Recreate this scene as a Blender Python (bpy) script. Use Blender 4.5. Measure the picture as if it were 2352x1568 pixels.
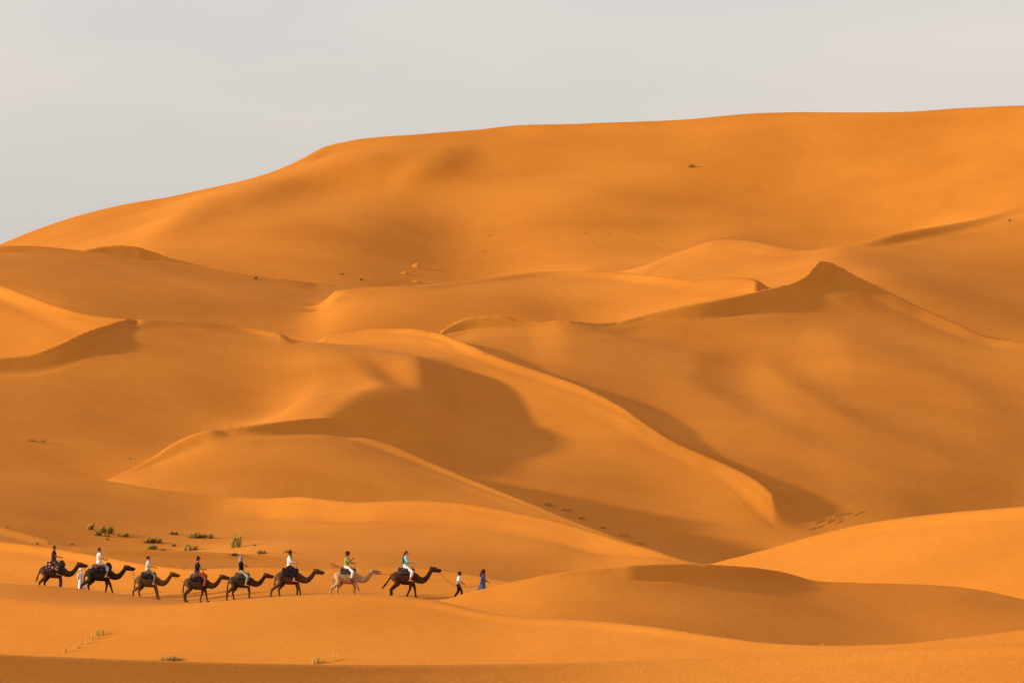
import bpy, bmesh, math, random
import numpy as np
from mathutils import Vector, Matrix

# ------------------------------------------------------------------ scene, camera, sky, sun
scene = bpy.context.scene
for o in list(bpy.data.objects): bpy.data.objects.remove(o, do_unlink=True)
C = scene.collection
random.seed(7); rng = np.random.default_rng(11)

cam_d = bpy.data.cameras.new('camera'); cam = bpy.data.objects.new('camera', cam_d); C.objects.link(cam)
cam_d.lens = 200.0; cam_d.sensor_width = 36.0; cam_d.clip_start = 1.0; cam_d.clip_end = 60000.0
cam.location = (0, 0, 0); cam.rotation_euler = (math.radians(90), 0, 0)
cam_d.shift_y = (1330.0 - 784.0) / 2352.0          # level camera, rise of the lens keeps the eye line low in the frame
scene.camera = cam

SUN_EL, SUN_AZ = 15.5, 5.0      # low sun from the left, a touch behind the camera
e_, a_ = math.radians(SUN_EL), math.radians(SUN_AZ)
SUNV = Vector((-math.cos(e_) * math.cos(a_), -math.cos(e_) * math.sin(a_), math.sin(e_)))
sun_d = bpy.data.lights.new('sun', 'SUN'); sun_d.energy = 4.75; sun_d.angle = math.radians(2.2); sun_d.color = (1.0, 0.93, 0.70)
sun = bpy.data.objects.new('sun', sun_d); C.objects.link(sun)
sun.rotation_euler = SUNV.to_track_quat('Z', 'Y').to_euler()

world = bpy.data.worlds.new('World'); scene.world = world; world.use_nodes = True
nt = world.node_tree; nt.nodes.clear()
W_ = lambda t: nt.nodes.new(t)
out = W_('ShaderNodeOutputWorld'); bg = W_('ShaderNodeBackground'); sky = W_('ShaderNodeTexSky')
sky.sky_type = 'NISHITA'; sky.sun_disc = False; sky.sun_elevation = e_; sky.sun_rotation = math.radians(-85); sky.dust_density = 4.0; sky.air_density = 1.0
scl = W_('ShaderNodeMix'); scl.data_type = 'RGBA'; scl.blend_type = 'MULTIPLY'; scl.inputs[0].default_value = 1.0; scl.inputs[7].default_value = (0.07, 0.07, 0.07, 1)
nt.links.new(sky.outputs[0], scl.inputs[6])
tc = W_('ShaderNodeTexCoord'); mp = W_('ShaderNodeMapping'); mp.inputs['Scale'].default_value = (2.2, 2.2, 11.0)
nz = W_('ShaderNodeTexNoise'); nz.inputs['Scale'].default_value = 2.6; nz.inputs['Detail'].default_value = 5; nz.inputs['Roughness'].default_value = 0.5
nt.links.new(tc.outputs['Generated'], mp.inputs['Vector']); nt.links.new(mp.outputs[0], nz.inputs['Vector'])
cr = W_('ShaderNodeValToRGB')                 # thin, even veil of high cloud
cr.color_ramp.elements[0].position = 0.36; cr.color_ramp.elements[0].color = (0.548, 0.530, 0.504, 1)
cr.color_ramp.elements[1].position = 0.66; cr.color_ramp.elements[1].color = (0.655, 0.600, 0.543, 1)
nt.links.new(nz.outputs['Fac'], cr.inputs[0])
mx = W_('ShaderNodeMix'); mx.data_type = 'RGBA'; mx.inputs[0].default_value = 0.94
nt.links.new(scl.outputs[2], mx.inputs[6]); nt.links.new(cr.outputs[0], mx.inputs[7])
sz = W_('ShaderNodeSeparateXYZ'); nt.links.new(tc.outputs['Generated'], sz.inputs[0])
hr = W_('ShaderNodeValToRGB')                # dust in the air dulls the sky towards the horizon, all the way round
for q, (p_, c_) in enumerate(((0.0, .78), (.058, .84), (.105, 1.0), (1.0, 1.0))):
    el_ = hr.color_ramp.elements[q] if q < 2 else hr.color_ramp.elements.new(p_)
    el_.position = p_; el_.color = (c_, c_, c_ * 1.005, 1)
nt.links.new(sz.outputs['Z'], hr.inputs[0])
dm = W_('ShaderNodeMix'); dm.data_type = 'RGBA'; dm.blend_type = 'MULTIPLY'; dm.inputs[0].default_value = 1.0
nt.links.new(mx.outputs[2], dm.inputs[6]); nt.links.new(hr.outputs[0], dm.inputs[7]); nt.links.new(dm.outputs[2], bg.inputs['Color'])
bg.inputs['Strength'].default_value = 1.0
nt.links.new(bg.outputs[0], out.inputs['Surface'])

scene.view_settings.view_transform = 'Standard'; scene.view_settings.look = 'None'
scene.view_settings.exposure = 0.4; scene.view_settings.gamma = 1.0; scene.view_settings.use_curve_mapping = False
scene.render.engine = 'CYCLES'

# ------------------------------------------------------------------ small helpers
def lin(r, g, b):
    f = lambda c: (c / 255 / 12.92) if c / 255 <= 0.04045 else ((c / 255 + 0.055) / 1.055) ** 2.4
    return (f(r), f(g), f(b), 1.0)
def tag(o, label=None, cat=None, group=None, kind=None):
    if label: o['label'] = label
    if cat: o['category'] = cat
    if group: o['group'] = group
    if kind: o['kind'] = kind
    return o
def mat_plain(name, col, rough=0.85, var=0.18, scale=14.0, spec=0.2, bump=0.0):
    """plain procedural cloth / hide / skin: base colour with a little mottling"""
    m = bpy.data.materials.new(name); m.use_nodes = True; t = m.node_tree; b = t.nodes['Principled BSDF']
    n = t.nodes.new('ShaderNodeTexNoise'); n.inputs['Scale'].default_value = scale; n.inputs['Detail'].default_value = 4
    tcn = t.nodes.new('ShaderNodeTexCoord'); t.links.new(tcn.outputs['Object'], n.inputs['Vector'])
    r = t.nodes.new('ShaderNodeValToRGB'); r.color_ramp.elements[0].position = 0.3; r.color_ramp.elements[1].position = 0.7
    c = np.array(col[:3]); r.color_ramp.elements[0].color = (*np.clip(c * (1 - var), 0, 1), 1); r.color_ramp.elements[1].color = (*np.clip(c * (1 + var), 0, 1), 1)
    t.links.new(n.outputs['Fac'], r.inputs[0]); t.links.new(r.outputs[0], b.inputs['Base Color'])
    b.inputs['Roughness'].default_value = rough; b.inputs['Specular IOR Level'].default_value = spec
    return m
def mesh_obj(name, verts, faces, mat=None, parent=None, smooth=True, loc=None):
    me = bpy.data.meshes.new(name); me.from_pydata([tuple(v) for v in verts], [], [tuple(f) for f in faces])
    if smooth: me.polygons.foreach_set('use_smooth', [True] * len(me.polygons))
    me.update(); o = bpy.data.objects.new(name, me); C.objects.link(o)
    if mat: me.materials.append(mat)
    if parent: o.parent = parent
    if loc is not None: o.location = loc
    return o
def empty(name, loc=(0, 0, 0), rz=0.0):
    o = bpy.data.objects.new(name, None); C.objects.link(o); o.location = loc; o.rotation_euler = (0, 0, rz); o.empty_display_size = 0.3
    return o


# ------------------------------------------------------------------ relief of the dunes, from survey lines
FPX, UC, VH = 13067.0, 1176.0, 1330.0     # focal length, axis column and eye level of the survey sketch (px of a 2352 wide sheet)

def curve(pts, u):
    """smooth monotone (pchip) interpolation of survey points along u; ends held level"""
    p = np.array(pts, float); x, y = p[:, 0], p[:, 1]
    if len(x) == 1: return np.full_like(u, y[0])
    h = np.diff(x); d = np.diff(y) / h
    m = np.zeros(len(x)); m[0], m[-1] = d[0], d[-1]
    for i in range(1, len(x) - 1):
        if d[i-1] * d[i] > 0:
            w1, w2 = 2*h[i] + h[i-1], h[i] + 2*h[i-1]
            m[i] = (w1 + w2) / (w1 / d[i-1] + w2 / d[i])
    uu = np.clip(u, x[0], x[-1]); k = np.clip(np.searchsorted(x, uu) - 1, 0, len(h) - 1)
    s = (uu - x[k]) / h[k]
    return ((2*s**3 - 3*s**2 + 1) * y[k] + (s**3 - 2*s**2 + s) * h[k] * m[k]
            + (-2*s**3 + 3*s**2) * y[k+1] + (s**3 - s**2) * h[k] * m[k+1])

def sketch(pts, u):
    """a drawn line; lines that reach the edge of the sheet carry on a little in the same direction"""
    if callable(pts): return pts(u)
    v = curve(pts, u)
    if len(pts) > 2 and pts[0][0] == 0: v = v + np.clip(u, -150, 0) * (pts[1][1] - pts[0][1]) / (pts[1][0] - pts[0][0])
    if len(pts) > 2 and pts[-1][0] == 2352: v = v + np.clip(u - 2352, 0, 150) * (pts[-1][1] - pts[-2][1]) / (pts[-1][0] - pts[-2][0])
    return v

PTS = []      # (u, Y, z, weight, kind)  kind: layer number, negative = hidden lee side
LINES = {}; NAMES = {}; CREST = {}; KEEP = {}
U0, U1, DU = -700.0, 3052.0, 3.0
def us(a, b): 
    n = max(2, int(round((b - a) / DU)) + 1)
    return np.linspace(a, b, n)
def T(v): return (VH - v) / FPX
LAYER = [0]
def put(u, Y, z, w=1.0, lee=False):
    k = -LAYER[0] if lee else LAYER[0]
    PTS.append(np.stack([u, Y, z, np.full_like(u, w), np.full_like(u, k)], 1))

def ycrest(u, v, anchor, zx, zy):
    """depth along a crest so that the face under it has lateral slope zx and depth slope zy"""
    s = (u - UC) / FPX; t = T(v); zxv = curve(zx, u); zyv = curve(zy, u)
    vp = np.gradient(v, u)
    g = (zxv + vp) / FPX / np.minimum(t - zxv * s - zyv, -0.03)       # dlnY/du
    L = np.concatenate([[0], np.cumsum(0.5 * (g[1:] + g[:-1]) * np.diff(u))])
    k = np.interp(anchor[0], u, L)
    return anchor[1] * np.exp(L - k)

def face(name, crest, anchor=None, zx=None, zy=None, rng=None, steps=(), back=(0.3, 12.0), Yc=None, w=1.0, n=7, up=(), sm=25.0, back_rng=None):
    """crest line plus the strips under it; steps = [(lower line, zy list)], back = (slope, run) of the lee hidden behind"""
    if rng is None: rng = (U0, U1)
    LAYER[0] += 1; NAMES[LAYER[0]] = name
    u = us(*rng)
    v = sketch(crest, u)
    inside = (u >= 0) & (u <= 2352)
    if Yc is not None: Y = curve(Yc, u)
    else:
        Y = ycrest(u, v, anchor, zx, zy)
        i0, i1 = np.argmin(abs(u + 150)), np.argmin(abs(u - 2502))
        Y = np.where(u < -150, Y[i0], np.where(u > 2502, Y[i1], Y))
    if sm:
        r = int(3 * sm / DU) + 1; k = np.exp(-.5 * (np.arange(-r, r + 1) * DU / sm) ** 2); k /= k.sum()
        Y = np.convolve(np.pad(Y, r, mode='reflect', reflect_type='odd'), k, 'valid')
    z = T(v) * Y
    LINES[name] = (u, v, Y)
    put(u, Y, z, (1.0 if up else 3.0) * w)
    bu, bv, bY, bz = u, v, Y, z
    for top, zyl in up:                     # slip faces standing on the line, up to the sharp crest
        vt = sketch(top, u); vt = np.minimum(vt, bv - 0.01); zys = curve(zyl, u)
        nn = int(np.clip(np.max(bv - vt) / 12, 4, 16))
        for k in range(1, nn + 1):
            t = T(bv + (vt - bv) * k / nn); Yn = (bz - zys * bY) / (t - zys)
            put(u, Yn, t * Yn, (3.0 if k == nn else 1.0) * w)
        bv, bY, bz = vt, Yn, t * Yn
    if up: LINES[name + '_top'] = (u, bv, bY)
    CREST[LAYER[0]] = (u, bv, bY)
    cu, cv, cY, cz = u, v, Y, z
    for si, (low, zyl, *tgt) in enumerate(steps):
        vf = sketch(low, u)
        vf = np.maximum(vf, cv + 0.5)
        if tgt:                                          # strip down to a line whose depth is already known
            Yt = np.minimum(tgt[0](u), cY - 1.0); zt = T(vf) * Yt; nn = 14
            for k in range(1, nn + 1):
                q = k / nn; put(u, cY + (Yt - cY) * q, cz + (zt - cz) * q, w)
            cv, cY, cz = vf, Yt, zt; LINES[name + '_%d' % si] = (u, vf, Yt); continue
        zys = curve(zyl, u)
        for k in range(1, n + 1):
            vv = cv + (vf - cv) * k / n
            t = T(vv); zz_ = np.maximum(zys, t + 0.04)
            Yn = (cz - zz_ * cY) / (t - zz_)
            put(u, Yn, t * Yn, w)
        cv, cY, cz = vf, Yn, t * Yn
        LINES[name + '_%d' % si] = (u, vf, Yn)
    if back:
        mb, run = back; br = back_rng or (-1e9, 1e9); q = (u >= br[0]) & (u <= br[1])
        for f in (0.12, 0.3, 0.6, 1.0):
            put(u[q], (bY + f * run)[q], (bz - mb * f * run * (1 - 0.35 * f))[q], w * 0.6, True)
    return u, v, Y

def line3(pts, w=2.0):
    """free survey line: (u, v, Y)"""
    LAYER[0] += 1; NAMES[LAYER[0]] = 'line%d' % LAYER[0]
    p = np.array(pts, float); u = us(min(p[0, 0], p[-1, 0]), max(p[0, 0], p[-1, 0])) if abs(p[-1, 0] - p[0, 0]) > abs(p[-1, 1] - p[0, 1]) else None
    d = np.concatenate([[0], np.cumsum(np.hypot(np.diff(p[:, 0]), np.diff(p[:, 1])))])
    q = np.linspace(0, d[-1], max(3, int(d[-1] / 3)))
    uu, vv, YY = [curve(np.stack([d, p[:, k]], 1), q) for k in range(3)]
    put(uu, YY, T(vv) * YY, w)

def prune(P, talk=False):
    """drop points that would stand in front of a nearer crest, and lee points that run into the next dune"""
    keep = np.ones(len(P), bool); v = VH - FPX * P[:, 2] / P[:, 1]; lay = P[:, 4]
    for k, (u, vc, Yc) in CREST.items():
        inr = (P[:, 0] >= u[0]) & (P[:, 0] <= u[-1]) & (abs(lay) != k)
        vcp = np.interp(P[:, 0], u, vc); Ycp = np.interp(P[:, 0], u, Yc)
        bad = inr & (lay > 0) & (v < vcp - 1) & (P[:, 1] < Ycp + 1.0)       # shown above the crest yet nearer than it
        if talk:
            for q in np.unique(lay[bad]): 
                b = bad & (lay == q); print('conflict: %s crest vs %s pts: n=%d u %d..%d  dY max %.1f' % (NAMES[k], NAMES[int(q)], b.sum(), P[b,0].min(), P[b,0].max(), (Ycp - P[:,1])[b].max()))
        keep &= ~bad
        keep &= ~(inr & (lay < 0) & (v < vcp - 1) & (P[:, 1] < Ycp + 1))
        hid = inr & (lay > 0) & (v >= vcp - 1) & (P[:, 1] > Ycp - 0.1) & (P[:, 1] < Ycp + 2.0); keep &= ~hid
    # lee points: stop before the next face that is shown above this crest
    F = P[(lay > 0) & keep]; bins = np.round(F[:, 0] / DU).astype(int); o = np.argsort(bins, kind='stable'); F = F[o]; bins = bins[o]
    fv = VH - FPX * F[:, 2] / F[:, 1]
    li = np.where((lay < 0) & keep)[0]
    for i in li:
        b = int(round(P[i, 0] / DU)); a0, a1 = np.searchsorted(bins, [b, b + 1]); k = int(-lay[i])
        if a1 <= a0: continue
        u, vc, Yc = CREST[k]; yc = np.interp(P[i, 0], u, Yc)
        ys = F[a0:a1, 1]; far = ys[(ys > yc + 0.5) & (F[a0:a1, 4] != k)]
        if len(far) and P[i, 1] > far.min() - 2.5: keep[i] = False
    return P[keep]

YA, YB = 140.0, 1330.0
# depth of grid rows: close together where dunes show, far apart in the unseen gaps
_y = np.exp(np.linspace(math.log(YA), math.log(YB), 4000))
_d = curve([(140,.5),(150,1),(176,1),(190,.3),(300,.3),(318,1.2),(370,1.7),(430,1.5),(480,.9),(560,1),(700,1.2),(860,1.2),(930,1.3),(980,1.0),(1030,.9),(1080,1.6),(1120,1.6),(1150,.3),(1330,.15)], _y)
_c = np.concatenate([[0], np.cumsum(.5 * (_d[1:] + _d[:-1]) * np.diff(np.log(_y)))]); _c /= _c[-1]
def row_of(Y): return np.interp(Y, _y, _c)
def y_rows(n): return np.interp(np.linspace(0, 1, n), _c, _y)
def grid_u(step):
    core = np.arange(-120, 2472 + step * .5, step)
    out = [2472.0]; d = step
    while out[-1] < 9000: d *= 1.09 ** (step / 5.0); out.append(out[-1] + d)
    out = np.array(out[1:]); left = -120 - (out - 2472)
    return np.concatenate([left[::-1], core, out])

def solve(P, U, NY, z0, lam, iters, ax_=3.0, G=None):
    """bending-energy fit of heights on a (column, log depth) grid to survey points P"""
    nu = len(U)
    fj = np.interp(P[:, 0], U, np.arange(nu)); fi = row_of(P[:, 1]) * (NY - 1)
    ok = (fi > 0) & (fi < NY - 1.001) & (fj > 0) & (fj < nu - 1.001)
    fj, fi, d, w = fj[ok], fi[ok], P[ok, 2], P[ok, 3]
    j, i = fj.astype(int), fi.astype(int); a, b = fj - j, fi - i
    idx = np.stack([i*nu + j, i*nu + j + 1, (i+1)*nu + j, (i+1)*nu + j + 1], 1)
    cf = np.stack([(1-a)*(1-b), a*(1-b), (1-a)*b, a*b], 1)
    # even out the density of survey points
    cnt = np.bincount(idx.ravel(), (cf * w[:, None]).ravel(), nu * NY)
    dens = (cnt[idx] * cf).sum(1)
    w = w / np.maximum(dens / np.maximum(w, 1e-9), 1.0)
    N = nu * NY
    if G is not None:           # slopes wanted for the shading levels: (u, Y, dz/dx, weight) as height differences between columns
        gj = np.interp(G[:, 0], U, np.arange(nu)); gi = row_of(G[:, 1]) * (NY - 1)
        ok = (gi > 1) & (gi < NY - 2) & (gj > 1) & (gj < nu - 2); G = G[ok]; gj, gi = gj[ok], gi[ok]
        j0 = gj.astype(int); i0 = gi.astype(int); bb = gi - i0
        gd = G[:, 2] * (U[j0 + 1] - U[j0]) / FPX * G[:, 1]
        gx = np.stack([i0*nu + j0 + 1, i0*nu + j0, (i0+1)*nu + j0 + 1, (i0+1)*nu + j0], 1)
        gc = np.stack([1-bb, bb-1, bb, -bb], 1)
        idx = np.concatenate([idx, gx]); cf = np.concatenate([cf, gc]); d = np.concatenate([d, gd]); w = np.concatenate([w, G[:, 3]])
    def data(z): return (z[idx] * cf).sum(1)
    def dataT(r): return np.bincount(idx.ravel(), (cf * r[:, None]).ravel(), N)
    ax, ay, axy = lam * ax_, lam * 1.0, lam * 3.0
    tik = 1e-7
    def A(zf):
        z = zf.reshape(NY, nu); o = np.zeros_like(z)
        e = (z[:, 2:] - 2*z[:, 1:-1] + z[:, :-2]) * ax
        o[:, 2:] += e; o[:, 1:-1] -= 2*e; o[:, :-2] += e
        e = (z[2:] - 2*z[1:-1] + z[:-2]) * ay
        o[2:] += e; o[1:-1] -= 2*e; o[:-2] += e
        e = (z[1:, 1:] - z[1:, :-1] - z[:-1, 1:] + z[:-1, :-1]) * axy
        o[1:, 1:] += e; o[1:, :-1] -= e; o[:-1, 1:] -= e; o[:-1, :-1] += e
        return o.ravel() + dataT(w * data(zf)) + tik * zf
    diag = np.full(N, 6*ax + 6*ay + 4*axy) + np.bincount(idx.ravel(), (cf**2 * w[:, None]).ravel(), N)
    rhs = dataT(w * d) + tik * z0.ravel()
    x = z0.ravel().copy(); r = rhs - A(x); y = r / diag; p = y.copy(); rz = r @ y
    for k in range(iters):
        Ap = A(p); al = rz / (p @ Ap); x += al * p; r -= al * Ap
        y = r / diag; rn = r @ y; p = y + (rn / rz) * p; rz = rn
    return x.reshape(NY, nu)

def resize(z, U_from, U_to, NY):
    n0 = z.shape[0]
    zi = np.stack([np.interp(U_to, U_from, row) for row in z])
    f = np.linspace(0, n0 - 1, NY); k = np.minimum(f.astype(int), n0 - 2); a = (f - k)[:, None]
    return zi[k] * (1 - a) + zi[k + 1] * a

def build_heights(P, levels=((40, 140, 4e-3, 700), (20, 280, 2e-3, 350), (10, 560, 1e-3, 200), (5, 1120, 5e-4, 90))):
    z = None
    for step, ny, lam, it in levels:
        U = grid_u(step)
        if z is None:
            z = np.zeros((ny, len(U))); 
        else: z = resize(z, Uo, U, ny)
        z = solve(P, U, ny, z, lam, it); Uo = U
    Y = y_rows(ny)
    return U, Y, z

def ln(name, off=0.0):
    def f(u):
        a = LINES[name]; return np.interp(u, a[0], a[1]) + off
    return f
def survey():
    c = lambda x: [(0, x)]
    # --- foreground lip
    face('L0', [(0,1503),(300,1515),(600,1524),(860,1527),(1200,1524),(1600,1512),(2000,1495),(2352,1478)], (860,170),
         [(0,-.32),(700,-.28),(1100,-.15),(1500,.05),(1900,.15),(2352,.2)], c(.2), steps=[(c(1640), c(.2))], back=(.2, 20))
    # --- dune the caravan walks behind
    A = [(0,1378),(100,1390),(200,1397),(300,1396),(430,1386),(500,1380),(600,1372),(700,1366),(800,1364),(900,1367),(1000,1378),(1100,1402),(1200,1416),(1350,1425),(1500,1440),(1650,1462),(1780,1478),(1900,1483),(2050,1480),(2200,1465),(2352,1446)]
    face('A', A, (700,366), [(0,.15),(250,.15),(500,.1),(800,.08),(1000,.06),(1200,.15),(1800,.2),(2352,.25)], c(.2),
         steps=[(ln('L0', 14), c(.2))], back=(.05, 9), back_rng=(440,U1))
    uA, vA, YA_ = LINES['A']
    ya = lambda u: float(np.interp(u, uA, YA_))
    # --- the dim swell in front of the first camels
    line3([(-300,1335,389),(0,1338,389),(150,1345,389),(250,1358,388),(380,1378,385),(430,1384,383)])
    line3([(-300,1358,383),(0,1360,383),(150,1370,383),(250,1379,382),(340,1386,381)])
    # --- caravan path
    path = [(-300,1348,397),(0,1352,397),(123,1357,397),(228,1366,396),(339,1378,394),(452,1386,391),(554,1378,389),(664,1372,387),(797,1370,386),(930,1374,386),(1053,1373,386),(1108,1374,386),(1250,1382,386)]
    line3(path)
    # --- bright bank behind the caravan
    D = [(0,1243),(100,1255),(200,1272),(300,1290),(390,1303),(450,1307),(530,1304),(600,1303),(690,1308),(720,1310),(770,1305),(830,1301),(900,1301),(980,1305),(1050,1315),(1110,1325),(1160,1335),(1260,1352)]
    face('D', D, (700,401), [(0,.2),(450,.2),(600,.12),(1160,.1)], c(.25), rng=(U0,1180), steps=[([(0,1322),(400,1352),(700,1348),(1000,1350),(1180,1358)], c(.22))], back=(.25, 14))
    # --- dune B, right middle
    Bt = [(1010,1380),(1100,1355),(1200,1333),(1300,1315),(1400,1304),(1500,1298),(1600,1298),(1700,1303),(1800,1315),(1860,1331),(1890,1337),(2000,1338),(2150,1343),(2250,1355),(2352,1378)]
    Bb = [(1010,1380),(1100,1355),(1200,1333.5),(1280,1320),(1340,1315),(1400,1318),(1460,1328),(1530,1332),(1620,1326),(1750,1324),(1850,1333),(1890,1337.5),(2000,1338),(2150,1343),(2250,1355),(2352,1378)]
    Bm = [(1010,1381),(1100,1364),(1250,1353),(1400,1358),(1550,1356),(1700,1354),(1850,1354),(2000,1358),(2150,1364),(2352,1392)]
    face('B', Bm, (1010,380), [(1010,.25),(1250,.2),(1370,-.05),(1470,-.25),(1800,-.25),(1950,-.06),(2352,-.12)], c(.24), rng=(1010,U1), up=[(Bb, [(1010,.28),(1400,.2),(2352,.2)]), (Bt, c(.5))],
         steps=[([(1010,1384),(1100,1400),(1200,1400),(1350,1388),(1500,1372),(1700,1362),(1900,1365),(2100,1375),(2352,1395)], [(1010,.25),(1400,.2),(1600,.14),(1900,.14),(2352,.2)]),
                (ln('A', 10), c(.22))], back=(.3, 14))
    # --- dune C, bright right
    face('C', [(1600,1306),(1630,1297),(1760,1262),(1900,1222),(2000,1200),(2150,1180),(2352,1163)], (1640,436), c(.33), c(.32), rng=(1600,U1),
         steps=[(ln('B_top', 12), c(.3))], back=(.35, 22))
    # --- E: low dim swell in front of the bushes
    face('E', [(0,1210),(98,1235),(168,1256),(300,1260),(448,1266),(560,1272),(659,1282),(760,1296)], (300,468), [(0,-.1),(760,-.12)], c(.16), rng=(U0,760),
         steps=[(ln('D', 8), c(.16))], back=(.15, 12))
    # --- G/H long dune behind the bushes
    G = [(0,1067),(120,1082),(250,1105),(400,1128),(540,1142),(620,1148),(690,1144),(750,1151),(830,1158),(940,1154),(1050,1160),(1150,1175),(1250,1195),(1350,1220),(1450,1250),(1500,1264),(1560,1285),(1620,1300)]
    face('H', G, (690,545), [(0,-.15),(480,-.1),(560,.15),(640,.28),(1000,.28),(1560,.25)], [(0,.2),(520,.22),(620,.32),(1560,.32)], rng=(U0,1620),
         steps=[([(0,1150),(300,1165),(530,1195),(600,1213),(700,1216),(780,1217),(900,1222),(1000,1240),(1080,1256),(1200,1260),(1350,1266),(1500,1275),(1620,1302)], [(0,.22),(520,.25),(620,.34),(1560,.32)]),
                ([(0,1222),(98,1245),(168,1266),(448,1276),(659,1292),(760,1305),(900,1310),(1100,1335),(1300,1325),(1620,1308)], [(0,.14),(700,.14),(1620,.16)])],
         back=(.3, 25))
    # --- I2: rounded dune with the small slip face on top
    I2 = [(250,1104),(300,1080),(345,1055),(400,1020),(450,998),(500,986),(570,988),(650,994),(730,997),(800,1005),(900,1030),(1000,1070),(1100,1110),(1200,1150),(1300,1190),(1400,1228),(1480,1258)]
    It = [(250,1104),(300,1080),(345,1055),(400,1020),(450,998),(500,985.5),(570,980),(640,972),(720,961),(765,956),(795,975),(815,1006),(900,1030),(1000,1070),(1100,1110),(1200,1150),(1300,1190),(1400,1228),(1480,1258)]
    face('I2', I2, (570,650), [(250,.15),(330,.3),(420,.25),(520,-.02),(600,-.22),(780,-.22),(900,-.08),(1480,-.05)], c(.2), rng=(250,1480), up=[(It, c(.5))],
         steps=[(ln('H', 10), c(.22))], back=(.25, 10))
    # --- M: the long bright crest
    M = [(680,790),(740,777),(800,765),(870,757),(940,758),(1000,768),(1060,790),(1150,828),(1250,860),(1350,895),(1430,935),(1500,985),(1560,1020),(1620,1045),(1700,1080),(1750,1110),(1775,1130)]
    face('M', M, (1000,765), [(680,.1),(900,.2),(1000,.25),(1500,.25),(1700,.26),(1860,.2)], [(680,.3),(1000,.37),(1860,.37)], rng=(745,1775),
         steps=[([(745,792),(830,812),(900,834),(985,850),(1010,858),(1060,975),(1100,985),(1200,1003),(1350,1020),(1480,1030),(1540,1045),(1580,1065),(1640,1085),(1690,1120),(1740,1175),(1775,1190)], [(745,.33),(985,.35),(1100,.37),(1860,.37)]),
                ([(745,794),(830,814),(900,836),(985,853),(1010,861),(1060,1075),(1100,1095),(1200,1150),(1300,1190),(1400,1230),(1480,1260),(1640,1290),(1775,1262)], None,
                 lambda u: curve([(745,768),(985,748),(1010,742),(1060,676),(1300,668),(1480,660),(1640,652),(1775,650)], u))], back=(.3, 16))
    # --- W: big dim slope at the left, ridge V/K on top of it
    Wl = [(0,852),(150,848),(300,828),(450,832),(600,845),(690,845)]
    Wt = [(0,825),(60,820),(120,800),(180,775),(240,752),(300,736),(400,740),(480,745),(550,752),(600,762),(690,785)]
    face('W', Wl, (400,731), [(0,-.12),(300,-.14),(480,-.18),(570,-.08),(655,.2)], c(.22), rng=(U0,652), up=[(Wt, [(0,.48),(170,.46),(240,.3),(300,.26),(690,.26)])], sm=40,
         steps=[([(0,1085),(250,1112),(300,1092),(345,1066),(400,1032),(450,1008),(500,996),(570,990),(640,984),(690,978)], c(.22))], back=(.3, 14))
    yw = lambda u, nm='W': float(np.interp(u, LINES[nm][0], LINES[nm][2]))
    # bright hollow behind V
    face('K', [(0,660),(60,680),(120,700),(200,722),(260,731),(300,735)], (290, yw(290,'W_top')+3), [(0,.3),(150,.25),(300,.1)], c(.28), rng=(U0,300),
         steps=[(ln('W_top', 8), c(.3))], back=(.3, 30))
    # nose ridge and the lit flank left of it
    line3([(650,775,yw(650,'W_top')),(700,790,yw(650,'W_top')+5),(728,787,762)], 1.5)
    LAYER[0] += 1; NAMES[LAYER[0]] = 'nose'
    for Yr in np.arange(674.0, 753.0, 2.0):           # spur running forward from the ridge and bending left: lit on its left, shaded on its right
        ur = float(curve([(674,733),(676,738),(685,775),(696,828),(707,868),(720,838),(736,765),(752,695)], np.array([Yr]))[0])
        vr = float(curve([(674,956),(676,950),(685,915),(696,864),(707,840),(720,833),(736,812),(752,786)], np.array([Yr]))[0])
        sl = float(curve([(674,.42),(706,.42),(716,.26),(730,.06),(752,.02)], np.array([Yr]))[0]); sr = float(curve([(676,.40),(720,.42),(735,.36),(752,.25)], np.array([Yr]))[0])
        la = 8.0 if Yr < 712 else 2.0; lb = 6.0 if Yr < 712 else 3.0
        dx = np.arange(-la, lb + .01, .5); k = .9
        zz = T(vr) * Yr - np.where(dx < 0, sl, sr) * (np.sqrt(dx * dx + k * k) - k) - .05 * np.clip(dx - 2, 0, None) ** 2
        xx = (ur - UC) / FPX * Yr + dx
        put(xx / Yr * FPX + UC, np.full_like(dx, Yr), zz, .8)
    # --- R: the big dim right-hand slope, with the slip faces Q and S standing on it
    Rt = [(1000,772),(1012,765),(1040,746),(1090,730),(1150,727),(1195,736),(1280,748),(1350,746),(1400,740),(1475,724),(1560,705),(1650,690),(1740,672),(1810,655),(1850,635),(1870,612),(1885,600),(1900,603),(1930,615),(1960,632),(2000,650),(2100,700),(2200,745),(2280,780),(2352,790)]
    Rb = [(1000,772),(1040,760),(1100,752),(1190,748),(1280,750),(1350,747),(1400,741),(1475,726),(1600,728),(1700,722),(1800,704),(1870,682),(1905,655),(1925,622),(1960,632.3),(2000,650.3),(2100,700.3),(2200,745.3),(2280,780.3),(2352,790.3)]
    Rm = [(1000,795),(1200,775),(1400,768),(1600,755),(1750,749),(1850,740),(1920,716),(1985,698),(2050,706),(2120,730),(2200,762),(2280,794),(2352,808)]
    foot = lambda u: np.where(u < 1775, ln('M', 4)(u), curve([(1775,1134),(1800,1158),(1850,1208),(1930,1238),(2000,1222),(2352,1180)], u))
    uM, YM = LINES['M'][0], LINES['M'][2]
    foot_y = lambda u: np.where(u < 1775, np.interp(u, uM, YM) + 2.5, curve([(1775, float(YM[-1]) + 2.5), (1850,669), (1930,667), (2020,674), (2150,688), (2352,702)], u))
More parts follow.
